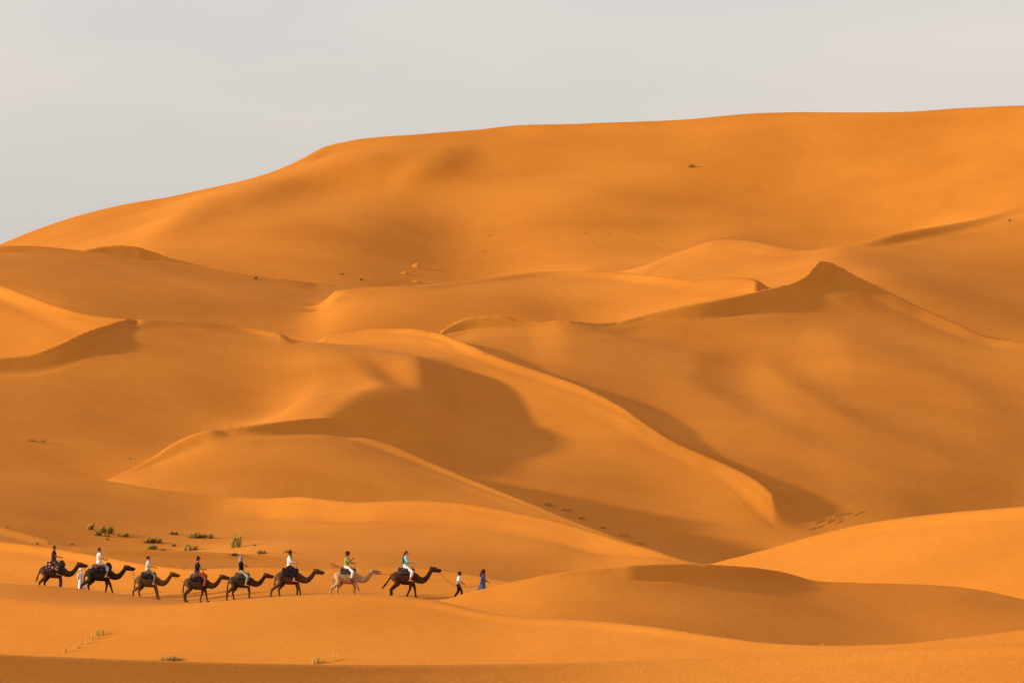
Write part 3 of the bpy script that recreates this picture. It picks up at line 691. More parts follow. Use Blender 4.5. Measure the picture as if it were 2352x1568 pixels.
def make_camel(u, Y, label, hidemat, legs, cloth, pad, yaw=0.0, scale=1.0, blanket_drop=0.35, hump_front=False, head_up=0.0, tail=0.0, group='camels of the caravan'):
    """legs: foot swing (m, + forward) of hind-near, hind-far, front-near, front-far; near = the side towards the camera"""
    base = at(u, Y); root = empty('camel', base, yaw); TALL = 1.07; root.scale = (scale, scale, scale * TALL)
    tag(root, label, 'camel', group)
    cy, sy = math.cos(yaw), math.sin(yaw)
    def gz(x, y):                                     # ground under a local point
        wx, wy = base.x + (x*cy - y*sy) * scale, base.y + (x*sy + y*cy) * scale
        return (ground_z(wx, wy) - base.z) / scale / TALL
    S = [('l', (-.60,0,1.33), (-.15,0,1.33), .33, .385), ('l', (-.15,0,1.33), (.42,0,1.31), .385, .36), ('l', (.42,0,1.31), (.74,0,1.25), .345, .25),
         ('l', (-.1,0,1.20), (.3,0,1.18), .36, .35), ('l', (-.25,0,1.5), (.12,0,1.72), .24, .20), ('l', (.12,0,1.72), (.5,0,1.5), .20, .2),
         ('l', (-.72,0,1.30), (-.60,0,1.42), .22, .22)]
    h = head_up
    neck = [((.66,0,1.30),.28), ((.90,0,1.16),.235), ((1.10,0,1.11),.205), ((1.30,0,1.16+.1*h),.178), ((1.48,0,1.32+.3*h),.152), ((1.63,0,1.53+.55*h),.135), ((1.73,0,1.70+.75*h),.13)]
    for (a, ra), (b, rb) in zip(neck, neck[1:]): S.append(('l', a, b, ra, rb))
    hx, hz = 1.76, 1.73 + .8 * h
    S += [('l', (hx-.02,0,hz+.01), (hx+.18,0,hz+.02), .142, .132), ('l', (hx+.18,0,hz), (hx+.40,0,hz-.05), .122, .100), ('l', (hx+.40,0,hz-.05), (hx+.57,0,hz-.09), .100, .090),
          ('l', (hx+.05,0,hz-.10), (hx+.48,0,hz-.165), .090, .065), ('b', (hx+.56,0,hz-.06), (.08,.08,.07))]
    for s in (-1, 1):
        S.append(('l', (hx-.04, s*.095, hz+.10), (hx-.10, s*.14, hz+.19), .045, .025, 8))
        S.append(('b', (hx+.16, s*.09, hz+.075), (.055,.04,.04)))
    for i, (f, s) in enumerate(((legs[0], -1), (legs[1], 1))):
        y = s * .17; fx = -.62 + f; g = gz(fx, y) - .02; lift = 0
        kn = (-.42 + .30*f, y*1.15, .92); hk = (-.74 + .72*f, y, .55 + .45*g); ft = (fx - .03, y, .13 + g)
        S += [('l', (-.58, y*.8, 1.25), kn, .25, .155), ('l', kn, hk, .155, .085), ('l', hk, ft, .082, .06), ('l', ft, (fx+.05, y, .065+g), .062, .075), ('b', (fx+.06, y, .05+g), (.125,.105,.055)), ('b', hk, .085)]
    for f, s in ((legs[2], -1), (legs[3], 1)):
        y = s * .16; bend = 0.0; lift = 0.0
        if isinstance(f, tuple): f, lift = f
        fx = .52 + f; g = gz(fx, y) - .02 + lift
        kn = (.52 + .50*f + (.14 if lift else .02), y, .62 + .5*g); ft = (fx - .02, y, .13 + g)
        S += [('l', (.50, y*.85, 1.18), (.47 + .22*f, y, .95), .20, .125), ('l', (.47 + .22*f, y, .95), kn, .13, .088), ('b', kn, .092), ('l', kn, ft, .076, .057), ('l', ft, (fx+.05, y, .065+g), .058, .072), ('b', (fx+.06, y, .05+g), (.12,.105,.052))]
    t = tail
    S += [('l', (-.88,0,1.44), (-.97-.1*t,0,1.15), .075, .055), ('l', (-.97-.1*t,0,1.15), (-1.0-.3*t,0,.86), .052, .06), ('l', (-1.0-.3*t,0,.86), (-1.02-.5*t,0,.62), .075, .04)]
    grow('body', S, hidemat, root, voxel=.026, smooth=3)
    for s in (-1, 1):
        V, F = [], []; ball(V, F, (hx+.17, s*.125, hz+.07), .024, 8, 6); mesh_obj('eye', V, F, M_EYE, root)
    # folded blanket hanging over the back, pad ring round the hump, handle, girth, halter
    V, F = [], []; nx, ny = 9, 15
    for i in range(nx + 1):
        x = -.48 + .98 * i / nx
        for j in range(ny + 1):
            w = -1 + 2 * j / ny; ang = w * (1.05 + blanket_drop * .9)
            R = .47 + .03 * math.sin(i * 2.1 + j) * .6
            top = 1.30 + (.10 if abs(w) < .5 else 0)
            y = R * math.sin(ang) * .96; z = top + (R - .02) * math.cos(ang) - .10 * max(0, abs(w) - .6)
            V.append((x + .03 * math.sin(j * 1.3), y, z + .06 * math.cos((x - .05) * 3)))
    for i in range(nx):
        for j in range(ny):
            a = i*(ny+1) + j; F.append((a, a + ny + 1, a + ny + 2, a + 1))
    bl = mesh_obj('saddle_blanket', V, F, cloth, root); sd = bl.modifiers.new('t', 'SOLIDIFY'); sd.thickness = .04
    PD = []
    for k in range(13):
        w0, w1 = (math.pi * 2 * q / 13 for q in (k, k + 1))
        p = lambda w: (.04 + .50 * math.cos(w), .30 * math.sin(w), 1.72 + .08 * math.cos(w) * (1 if math.cos(w) < 0 else -.3) + .06)
        PD.append(('l', p(w0), p(w1), .115, .115))
    pd = grow('saddle_pad', PD + [('l', (-.38,-.22,1.80), (-.38,.22,1.80), .13, .13), ('l', (-.1,0,1.86), (.25,0,1.84), .15, .14)], pad, root, voxel=.03, smooth=3)
    if hump_front:
        grow('hump_cover', [('l', (.50,0,1.66), (.60,0,1.84), .24, .19), ('b', (.62,0,1.72), (.23,.24,.25))], hidemat, root, voxel=.035, smooth=3)
    hd = tube('saddle_handle', [(.50,-.20,1.98), (.50,-.1,2.0), (.50,.1,2.0), (.50,.20,1.98)], .018, M_METAL, root)
    for s in (-1, 1): tube('handle_post', [(.46, s*.16, 1.70), (.49, s*.14, 1.86), (.50, s*.14, 2.0)], .016, M_METAL, hd)
    ring = [(.36 + .02*math.sin(q*3), .41*math.cos(q), 1.30 + .425*math.sin(q)) for q in np.linspace(-math.pi*.5, math.pi*1.5, 25)]
    tube('girth_strap', ring, .026, M_STRAP, root)
    noz = [(hx+.34 + .02*math.sin(q), .125*math.cos(q), hz-.065 + .14*math.sin(q)) for q in np.linspace(0, 2*math.pi, 17)]
    ha = tube('halter', noz, .014, M_ROPE, root)
    tube('cheek_strap', [(hx+.34, -.125, hz-.02), (hx+.14, -.148, hz-.01), (hx-.02, -.145, hz+.06)], .012, M_ROPE, ha)
    muz = Vector((hx + .50, -.02, hz - .19))
    def world(p):
        p = Vector(p) * scale; return Vector((base.x + p.x*cy - p.y*sy, base.y + p.x*sy + p.y*cy, base.z + p.z * TALL))
    return dict(root=root, world=world, muzzle=world(muz), rump=world((-.42, -.1, 1.72)), base=base)

PATHY = lambda u: float(np.interp(u, [0,123,228,339,452,554,664,797,930,1053,1108,1250], [397,397,396,394,391,389,387,386,386,386,386,386]))
H_BLACK, H_DARK = hide('black', (.030,.018,.011)), hide('dark', (.060,.031,.015))
H_BROWN, H_MID, H_RED = hide('brown', (.125,.060,.021)), hide('mid', (.085,.042,.017)), hide('russet', (.062,.024,.011))
H_PALE = hide('pale', (.40,.235,.11))
CAMELS = [
 dict(u=122.5, label='last camel of the caravan, blackish brown with patterned purple blanket', hidemat=H_DARK, legs=(-.30,.12,.06,-.12), cloth=M_BLANKET_BRIGHT, pad=M_BLANKET_BRIGHT, blanket_drop=.5, hump_front=True, tail=.4, scale=1.0),
 dict(u=228.5, label='black camel second from the back, rider in white top', hidemat=H_BLACK, legs=(-.62,-.05,.42,-.12), cloth=M_PAD_DARK, pad=M_BLANKET_BROWN, blanket_drop=.35, hump_front=True, tail=.1, scale=1.04, head_up=-.05),
 dict(u=339.5, label='slim brown camel whose rider wears her hair in a bun', hidemat=H_BROWN, legs=(-.45,.05,.18,.30), cloth=M_PAD_DARK, pad=M_PAD_GREY, blanket_drop=.2, tail=.0, scale=.93, head_up=.02),
 dict(u=452.5, label='brown camel carrying a rider in navy shirt and red trousers', hidemat=H_MID, legs=(-.26,-.16,-.28,.22), cloth=M_PAD_DARK, pad=M_BLANKET_BROWN, blanket_drop=.3, tail=.0, scale=.95, head_up=.0),
 dict(u=554.5, label='dark brown camel carrying a rider in a lilac headscarf', hidemat=H_DARK, legs=(-.42,.10,.10,.06), cloth=M_PAD_GREY, pad=M_BLANKET_BROWN, blanket_drop=.15, tail=.1, scale=.93, head_up=-.02),
 dict(u=664.5, label='dark brown camel walking just behind the pale camel', hidemat=H_MID, legs=(-.62,.0,.28,.02), cloth=M_PAD_DARK, pad=M_PAD_DARK, blanket_drop=.5, tail=.0, scale=1.0, head_up=-.05),
 dict(u=797.5, label='pale beige camel, the only light coloured one in the caravan', hidemat=H_PALE, legs=(-.52,.02,.42,-.02), cloth=M_PAD_GREY, pad=M_PAD_GREY, blanket_drop=.0, tail=.1, scale=.97, head_up=-.06),
 dict(u=930.5, label='lead camel of the caravan, dark russet with raised head', hidemat=H_RED, legs=(-.30,-.22,-.42,.20), cloth=M_PAD_GREY, pad=M_PAD_GREY, blanket_drop=.05, tail=1.0, scale=1.03, head_up=.1),
]
CAM = []
for c in CAMELS:
    k = dict(c); u = k.pop('u'); lab = k.pop('label'); CAM.append(make_camel(u, PATHY(u), lab, **k))

# ------------------------------------------------------------------ people
SKIN = {'fair': mat_plain('skin_fair', lin(196,132,100), var=.06, rough=.6), 'tan': mat_plain('skin_tan', lin(150,96,66), var=.06, rough=.6), 'brown': mat_plain('skin_brown', lin(92,58,40), var=.06, rough=.6)}
CL = {}
def cloth(n, r, g, b):
    if n not in CL: CL[n] = mat_plain('cloth_' + n, lin(r, g, b), var=.12, scale=22, rough=.95, spec=.05)
    return CL[n]
M_HAIR = mat_plain('hair_dark', lin(34,22,16), var=.3, rough=.6)

def hand(w, d, side, r=.0095):
    """palm handled by the body skin; five bent fingers of unequal length"""
    w, d = Vector(w), Vector(d).normalized(); s = d.cross(Vector((0, 0, 1))); s = s.normalized() if s.length > .1 else Vector((0, 1, 0)); u = s.cross(d)
    out = []
    for i, L in enumerate((.068, .078, .074, .058)):
        o = w + d * .085 + s * (i - 1.5) * .021; m = o + d * L * .55 - u * .006; e = m + d * L * .38 - u * .022
        out += [('l', o - d*.02, m, r, r*.9), ('l', m, e, r*.9, r*.75)]
    o = w + d * .035 + s * side * .035; m = o + d * .03 + s * side * .022; e = m + d * .03 - u * .01
    return out + [('l', o, m, r*1.15, r), ('l', m, e, r, r*.8)]

def make_person(loc, yaw, label, pose, skin, shirt, sleeve, trousers, leg_cover, hair='short', hat=None, feet='bare', scale=1.0, arms=None, robe=None, lean=.05, group=None, glasses=False, scarf=None, backpack=None):
    """pose 'ride' (seat at z 0 of the person), 'walk' (feet at z 0); arms = two lists (elbow, hand) relative to the shoulder"""
    root = empty('person', loc, yaw); root.scale = (scale,) * 3; tag(root, label, 'person', group)
    sk = SKIN[skin]; P = {}
    hz = .06 if pose == 'ride' else .92                       # hip height
    tz = hz + .10
    P['pelvis'] = Vector((0, 0, hz)); P['waist'] = Vector((.0 + lean*.3, 0, hz + .20)); P['chest'] = Vector((lean, 0, hz + .40)); P['neck'] = Vector((lean*1.25, 0, hz + .575))
    hd = Vector((lean*1.4 + .03, 0, hz + .73))
    body = [('l', P['pelvis'] + Vector((0,-.07,0)), P['pelvis'] + Vector((0,.07,0)), .125, .125), ('l', P['pelvis'], P['waist'], .13, .118), ('l', P['waist'], P['chest'], .118, .135),
            ('l', P['chest'] + Vector((0,-.10,.06)), P['chest'] + Vector((0,.10,.06)), .095, .095), ('l', P['chest'] + Vector((0,0,.08)), P['neck'], .08, .055), ('l', P['neck'], hd - Vector((.01,0,.06)), .055, .055),
            ('b', hd, (.096, .076, .118)), ('b', hd + Vector((.02,0,-.05)), (.07, .06, .075)), ('l', hd + Vector((.088,0,.012)), hd + Vector((.115,0,-.022)), .012, .017, 8), ('l', hd + Vector((.075,-.02,-.06)), hd + Vector((.075,.02,-.06)), .022, .022, 8)]
    for s in (-1, 1): body.append(('b', hd + Vector((-.005, s*.08, -.005)), (.022,.012,.032), 8, 6))
    shp = [('l', P['pelvis'] + Vector((0,-.05,.02)), P['pelvis'] + Vector((0,.05,.02)), .150, .150), ('l', P['pelvis'], P['waist'], .150, .136), ('l', P['waist'], P['chest'], .136, .152), ('l', P['chest'] + Vector((0,-.11,.07)), P['chest'] + Vector((0,.11,.07)), .105, .105), ('l', P['chest'] + Vector((0,0,.1)), P['neck'] - Vector((0,0,.02)), .085, .068)]
    tr = [('l', P['pelvis'] + Vector((0,-.07,-.01)), P['pelvis'] + Vector((0,.07,-.01)), .143, .143)]
    fingers = []; shoes = []
    # arms
    for s, A in zip((-1, 1), arms or [[(.12,-.02,-.26), (.34,.0,-.36)], [(.12,.02,-.26), (.34,0,-.36)]]):
        sh = P['chest'] + Vector((0, s*.185, .085)); el = sh + Vector(A[0]) + Vector((0, s*.04, 0)); wr = sh + Vector(A[1])
        body += [('l', sh, el, .053, .043), ('l', el, wr, .043, .03), ('l', wr, wr + (wr - el).normalized()*.085, .032, .035)]
        fingers += hand(wr, wr - el, -s)
        shp.append(('l', sh, sh + (el - sh) * min(1, sleeve * 2 if sleeve < .5 else 1), .072, .062))
        if sleeve > .5: shp.append(('l', el, el + (wr - el) * (sleeve - .5) * 2, .060, .046))
    # legs
    for s in (-1, 1):
        if pose == 'ride':
            hip = P['pelvis'] + Vector((.02, s*.11, -.01)); kn = Vector((.40, s*.40, -.26)); an = Vector((.27, s*.47, -.70)); toe = an + Vector((.16, s*.02, -.075))
        else:
            f = pose[1] * s; hip = P['pelvis'] + Vector((0, s*.09, -.02)); kn = Vector((.05 + .20*max(f, 0) - .06*max(-f, 0), s*.095, .49)); an = Vector((.34*f, s*.095, .085 + .05*max(-f, 0))); toe = an + Vector((.17, s*.01, -.045 - .04*max(-f, 0)))
        body += [('l', hip, kn, .088, .058), ('l', kn, an, .058, .038), ('l', an, an + Vector((-.05,0,-.045)), .036, .036), ('l', an + Vector((.0,0,-.035)), toe, .040, .030)]
        for q in range(5): fingers.append(('l', toe + Vector((.0, (q-2)*.016, -.004)), toe + Vector((.045 - .006*q, (q-2)*.019, -.010)), .011, .009))
        if feet != 'bare': shoes.append([('l', an + Vector((-.05,0,-.05)), toe + Vector((.03,0,-.0)), .052, .046), ('l', an + Vector((0,0,.03)), an + Vector((0,0,-.04)), .052, .052)])
        c1 = min(1, leg_cover * 2); tr.append(('l', hip, hip + (kn - hip) * c1, .112, .112 - .028*c1))
        if leg_cover > .5: c2 = (leg_cover - .5) * 2; tr.append(('l', kn, kn + (an - kn) * c2, .084, .084 - .018*c2))
    grow('body', body, sk, root, voxel=.017, smooth=2, extra=fingers)
    if not robe:
        grow('shirt', shp, shirt, root, voxel=.02, smooth=2); grow('trousers', tr, trousers, root, voxel=.02, smooth=2)
    else:
        top = P['chest'] + Vector((0,0,.1)); n = 20; V, F = [], []
        prof = [(0.0, .13, .10), (.06, .22, .14), (.2, .21, .155), (.45, .20, .16), (.7, .235, .19), (.95, .27, .235), (1.18, .31, .27)]
        for q, (dz, ry, rx) in enumerate(prof):
            for i in range(n):
                w = 2*math.pi*i/n; fl = 1 + .07*math.sin(w*5 + q)*q/6
                V.append((lean*(1 - dz) + rx*math.cos(w)*fl - .05*(dz > .9), ry*math.sin(w)*fl, top.z + .04 - dz))
        for q in range(len(prof) - 1):
            for i in range(n): j = (i+1) % n; F.append((q*n+i, (q+1)*n+i, (q+1)*n+j, q*n+j))
        ro = mesh_obj('robe', V, F, robe, root); sdm = ro.modifiers.new('t', 'SOLIDIFY'); sdm.thickness = .02
        grow('robe_sleeves', [x for x in shp if x[0] == 'l'][5:] + [('l', P['chest'] + Vector((0,-.12,.08)), P['chest'] + Vector((0,.12,.08)), .10, .10)], robe, root, voxel=.022, smooth=2)
        grow('trousers', tr, trousers, root, voxel=.022, smooth=2)
    for sh_ in shoes: grow('shoe', sh_, cloth('shoe_black', 24, 20, 18), root, voxel=.018, smooth=2)
    # eyes
    for s in (-1, 1):
        V, F = [], []; ball(V, F, hd + Vector((.086, s*.032, .022)), (.011,.013,.009), 8, 6); mesh_obj('eye', V, F, M_EYE, root)
    # hair and headwear
    cap = [('b', hd + Vector((-.016,0,.026)), (.104,.09,.112)), ('b', hd + Vector((-.045,0,-.01)), (.075,.08,.09))]
    if hair == 'bun': cap += [('b', hd + Vector((-.13,0,.03)), .05), ('l', hd + Vector((-.09,0,.03)), hd + Vector((-.13,0,.03)), .04, .03)]
    if hair == 'pony': cap += [('l', hd + Vector((-.10,0,.03)), hd + Vector((-.15,0,-.10)), .04, .045), ('l', hd + Vector((-.15,0,-.10)), hd + Vector((-.13,0,-.24)), .042, .02)]
    if hair == 'long': cap += [('l', hd + Vector((.0,-.085,.02)), hd + Vector((.05,-.10,-.22)), .045, .05), ('l', hd + Vector((.05,-.10,-.22)), hd + Vector((.07,-.11,-.38)), .05, .025), ('l', hd + Vector((-.05,.06,.02)), hd + Vector((-.04,.08,-.25)), .06, .03)]
    if hair == 'curly': cap += [('b', hd + Vector((-.03, .0, .06)), (.125,.115,.105)), ('b', hd + Vector((-.08,0,.0)), (.08,.1,.09))]
    if hair: 
        hr = grow('hair', cap, M_HAIR, root, voxel=.018, smooth=2)
        # keep the face free
        bm = bmesh.new(); bm.from_mesh(hr.data); kill = [v for v in bm.verts if v.co.x > hd.x + .045 and v.co.z < hd.z + .075 and v.co.z > hd.z - .14 and abs(v.co.y) < .07]
        bmesh.ops.delete(bm, geom=kill, context='VERTS'); bm.to_mesh(hr.data); bm.free()
    if hat:
        kind, hm = hat
        if kind == 'cap': grow('cap', [('b', hd + Vector((-.01,0,.065)), (.112,.098,.085)), ('l', hd + Vector((.08,-.03,.065)), hd + Vector((.17,0,.05)), .02, .016), ('l', hd + Vector((.08,.03,.065)), hd + Vector((.17,0,.05)), .02, .016), ('l', hd + Vector((-.01,0,.10)), hd + Vector((-.01,0,.145)), .085, .07)], hm, root, voxel=.018, smooth=2)
        if kind == 'hat': grow('hat', [('b', hd + Vector((-.01,0,.075)), (.115,.105,.06)), ('l', hd + Vector((-.01,0,.09)), hd + Vector((.0,0,.21)), .09, .03), ('b', hd + Vector((-.05,0,.05)), (.14,.12,.028))], hm, root, voxel=.018, smooth=2)
        if kind == 'turban':
            tb = [('b', hd + Vector((-.02,0,.07)), (.135,.125,.095))]
            for q in range(10):
                w0, w1 = 2*math.pi*q/10, 2*math.pi*(q+1)/10
                tb.append(('l', hd + Vector((-.02 + .11*math.cos(w0), .10*math.sin(w0), .06 + .02*math.sin(w0*2))), hd + Vector((-.02 + .11*math.cos(w1), .10*math.sin(w1), .06 + .02*math.sin(w1*2))), .038, .038))
            tb += [('l', hd + Vector((-.08,.03,-.02)), hd + Vector((-.11,.02,-.20)), .045, .05)]
            grow('turban', tb, hm, root, voxel=.018, smooth=2)
        if kind == 'scarf':
            tb = [('b', hd + Vector((-.02,0,.035)), (.125,.112,.125)), ('l', hd + Vector((-.04,-.07,-.06)), hd + Vector((-.03,-.05,-.17)), .06, .075), ('l', hd + Vector((-.04,.07,-.06)), hd + Vector((-.03,.05,-.17)), .06, .075), ('l', hd + Vector((-.10,0,-.03)), hd + Vector((-.13,0,-.22)), .06, .05), ('l', P['neck'] + Vector((.04,-.05,-.02)), P['neck'] + Vector((.04,.05,-.02)), .07, .07)]
            hs = grow('headscarf', tb, hm, root, voxel=.018, smooth=2)
            bm = bmesh.new(); bm.from_mesh(hs.data); kill = [v for v in bm.verts if v.co.x > hd.x + .05 and hd.z - .10 < v.co.z < hd.z + .07 and abs(v.co.y) < .075]
            bmesh.ops.delete(bm, geom=kill, context='VERTS'); bm.to_mesh(hs.data); bm.free()
        if kind == 'veil':
            tb = [('b', hd + Vector((-.03,0,.04)), (.135,.12,.135)), ('l', hd + Vector((-.10,0,.0)), hd + Vector((-.16,0,-.22)), .10, .13), ('l', hd + Vector((-.16,-.08,-.22)), hd + Vector((-.15,-.12,-.34)), .11, .09), ('l', hd + Vector((-.16,.08,-.22)), hd + Vector((-.10,.12,-.34)), .11, .09), ('l', P['neck'] + Vector((.03,-.1,-.02)), P['neck'] + Vector((.06,.1,-.05)), .085, .085)]
            hs = grow('headscarf', tb, hm, root, voxel=.02, smooth=2)
            bm = bmesh.new(); bm.from_mesh(hs.data); kill = [v for v in bm.verts if v.co.x > hd.x + .05 and hd.z - .10 < v.co.z < hd.z + .07 and abs(v.co.y) < .075]
            bmesh.ops.delete(bm, geom=kill, context='VERTS'); bm.to_mesh(hs.data); bm.free()
    if scarf: grow('neck_scarf', [('l', P['neck'] + Vector((.055*math.cos(w), .055*math.sin(w), -.01)), P['neck'] + Vector((.055*math.cos(w+.8), .055*math.sin(w+.8), -.01)), .04, .04) for w in np.arange(0, 6.2, .78)], scarf, root, voxel=.018, smooth=2)
    if glasses: tube('sunglasses', [hd + Vector((.0,-.085,.025)), hd + Vector((.098,-.05,.022)), hd + Vector((.103,0,.02)), hd + Vector((.098,.05,.022)), hd + Vector((.0,.085,.025))], .014, M_EYE, root)
    if backpack: grow('backpack', [('l', P['chest'] + Vector((-.16,-.05,.04)), P['chest'] + Vector((-.15,-.05,-.20)), .085, .095), ('l', P['chest'] + Vector((-.16,.05,.04)), P['chest'] + Vector((-.15,.05,-.20)), .085, .095)], backpack, root, voxel=.02, smooth=2)
    return root, hd

def ride(i, label, yaw=0.0, x=.06, z=1.93, **k):
    c = CAM[i]; kk = dict(scale=1.0); kk.update(k); kk['scale'] *= 1.22
    return make_person(c['world']((x, 0, z)), yaw, label, 'ride', **kk)
GRP = 'riders of the caravan'
A_HOLD = [[(.10,-.02,-.25), (.36,.06,-.30)], [(.10,.02,-.25), (.36,-.06,-.30)]]
ride(0, 'rider in dark purple shirt and grey trousers on the last camel', x=.02, skin='tan', shirt=cloth('purple', 58, 34, 46), sleeve=.35, trousers=cloth('charcoal', 44, 38, 40), leg_cover=.95, hair='short', arms=A_HOLD, group=GRP, lean=.02)
ride(1, 'rider in white short-sleeved top and blue neck scarf on the black camel', x=-.02, skin='fair', shirt=cloth('white', 206, 196, 190), sleeve=.22, trousers=cloth('pale_denim', 150, 160, 172), leg_cover=.72, hair='short', scarf=cloth('blue_scarf', 70, 92, 120), arms=A_HOLD, group=GRP, lean=.0, yaw=.35)
ride(2, 'rider with hair in a bun, grey shirt and grey trousers', x=.0, skin='fair', shirt=cloth('light_grey', 176, 166, 156), sleeve=.25, trousers=cloth('grey', 98, 88, 82), leg_cover=.85, hair='bun', arms=A_HOLD, group=GRP, lean=.02, yaw=.2, scale=.97)
ride(3, 'rider in navy shirt, dark cap and red trousers', x=.0, skin='fair', shirt=cloth('navy', 40, 32, 40), sleeve=.35, trousers=cloth('red', 142, 66, 56), leg_cover=.95, hair='short', hat=('cap', cloth('cap_dark', 52, 34, 28)), feet='shoes', arms=A_HOLD, group=GRP, lean=.03, yaw=.3, scale=1.02)
ride(4, 'rider in lilac headscarf and black shirt raising a phone', x=.0, skin='fair', shirt=cloth('black', 30, 26, 26), sleeve=.35, trousers=cloth('sage', 132, 136, 116), leg_cover=.8, hair='short', hat=('scarf', cloth('lilac', 140, 120, 138)), arms=[[(.20,-.02,-.20), (.40,.02,-.02)], [(.14,.02,-.25), (.34,-.08,-.20)]], group=GRP, lean=-.02, scale=.97)
ride(5, 'rider with long dark hair, dark hat and white shirt', x=.0, skin='fair', shirt=cloth('white', 206, 196, 190), sleeve=.95, trousers=cloth('black', 30, 26, 26), leg_cover=.8, hair='long', hat=('hat', cloth('hat_dark', 50, 40, 30)), arms=A_HOLD, group=GRP, lean=.02)
ride(6, 'rider in lime green shirt, dark red turban and white trousers', x=-.06, skin='brown', shirt=cloth('lime', 138, 134, 66), sleeve=.9, trousers=cloth('white_trousers', 215, 200, 196), leg_cover=.85, hair='short', hat=('turban', cloth('maroon', 80, 34, 26)), arms=[[(.12,-.02,-.22), (.30,.05,-.08)], [(.10,.02,-.25), (.36,-.06,-.30)]], group=GRP, lean=.04, scale=.97)
ride(7, 'rider in pale teal top and white trousers on the lead camel', x=.02, skin='fair', shirt=cloth('teal', 150, 178, 168), sleeve=.92, trousers=cloth('white_trousers', 215, 200, 196), leg_cover=.78, hair='pony', arms=A_HOLD, group=GRP, lean=.03, glasses=True, backpack=cloth('pack_teal', 70, 104, 108))
W0 = lambda u, Y: at(u, Y)
make_person(W0(187, 399.5), 2.2, 'walker in white robe and white turban behind the black camel', ('walk', .5), 'brown', None, .95, cloth('white', 206, 196, 190), .9, hair='short', hat=('turban', cloth('white', 206, 196, 190)), robe=cloth('robe_white', 206, 186, 184), arms=[[(-.02,-.03,-.28), (.05,-.02,-.5)], [(.02,.03,-.28), (.1,.0,-.5)]], scale=1.0)
make_person(W0(1053, 386), .05, 'boy in white shirt and black trousers walking ahead of the lead camel', ('walk', -.75), 'brown', cloth('white_tee', 205, 205, 208), .4, cloth('black', 30, 26, 26), .98, hair='curly', feet='shoes', arms=[[(-.06,-.02,-.28), (.0,-.03,-.52)], [(.08,.03,-.27), (.30,.02,-.44)]], scale=1.02)
make_person(W0(1108, 386), .05, 'leader in blue robe and dark red headscarf pulling the rope', ('walk', .7), 'brown', None, .95, cloth('black', 30, 26, 26), .9, hair=None, hat=('veil', cloth('veil_dark', 74, 30, 34)), robe=cloth('robe_blue', 74, 88, 140), arms=[[(-.14,-.03,-.26), (-.10,-.03,-.46)], [(.08,.03,-.27), (.28,.02,-.40)]], scale=1.06)

# things carried
def carried():
    w = CAM[3]['world']
    o = grow('travel_bag', [('l', (0,-.02,.0), (.18,-.02,-.15), .08, .11), ('l', (.18,-.02,-.15), (.25,-.02,-.24), .11, .09)], cloth('bag_orange', 150, 56, 26), voxel=.025, smooth=3)
    o.location = w((.44, -.30, 1.98)); tag(o, 'orange red travel bag hanging in front of the navy shirted rider', 'bag')
    st = tube('bag_strap', [(-.12,-.03,.10), (-.02,-.1,.12), (.10,-.08,.02)], .02, M_STRAP, o)
    o = grow('rolled_cloth', [('l', (-.08,0,0), (.08,0,.01), .06, .06), ('l', (.08,0,.01), (.16,.02,-.03), .06, .045)], cloth('cloth_beige', 186, 170, 150), voxel=.02, smooth=2)
    o.location = w((-.30, -.26, 1.98)); tag(o, 'white rolled cloth behind the navy shirted rider', 'cloth')
    w = CAM[4]['world']; V, F = [], []
    o = bpy.data.objects.new('phone', bpy.data.meshes.new('phone')); C.objects.link(o)
    bm = bmesh.new(); bmesh.ops.create_cube(bm, size=1); bmesh.ops.scale(bm, vec=(.012, .075, .15), verts=bm.verts); bmesh.ops.bevel(bm, geom=bm.edges[:], offset=.003, segments=2, affect='EDGES'); bm.to_mesh(o.data); bm.free(); o.data.materials.append(M_EYE)
    o.location = w((.50, -.16, 2.62)); o.rotation_euler = (0, .2, 0); tag(o, 'dark phone held up by the rider in lilac headscarf', 'phone')
carried()

# ropes from each muzzle to the camel in front
def rope(p, q, sag, label, n=14):
    pts = [Vector(p).lerp(Vector(q), k / n) - Vector((0, 0, sag * 4 * (k / n) * (1 - k / n))) for k in range(n + 1)]
    o = tube('lead_rope', [x - pts[0] for x in pts], .014, M_ROPE); o.location = pts[0]; return tag(o, label, 'rope', 'ropes linking the caravan')
names = ['last camel', 'black camel', 'slim brown camel', 'brown camel with the red trousered rider', 'camel of the lilac headscarf rider', 'camel behind the pale one', 'pale camel']
m = CAM[1]['muzzle']; tip = m + Vector((.10, 0, -1.05))
rope(m, tip, -.02, 'loose rope hanging straight down from the black camel')
for i, sag in ((2, .28), (3, .10), (4, .22), (5, .07), (6, .04)):
    rope(CAM[i]['muzzle'], CAM[i + 1]['rump'] + Vector((-.1, 0, -.15)), sag, 'lead rope from the %s to the camel ahead' % names[i])
bh = at(1053, 386) + Vector((-.05, -.18, .80)); lh = at(1108, 386) + Vector((-.12, -.22, .88))
rope(CAM[7]['muzzle'], bh, .12, 'lead rope from the lead camel to the boy'); rope(bh, lh, .10, 'lead rope from the boy to the leader in blue')


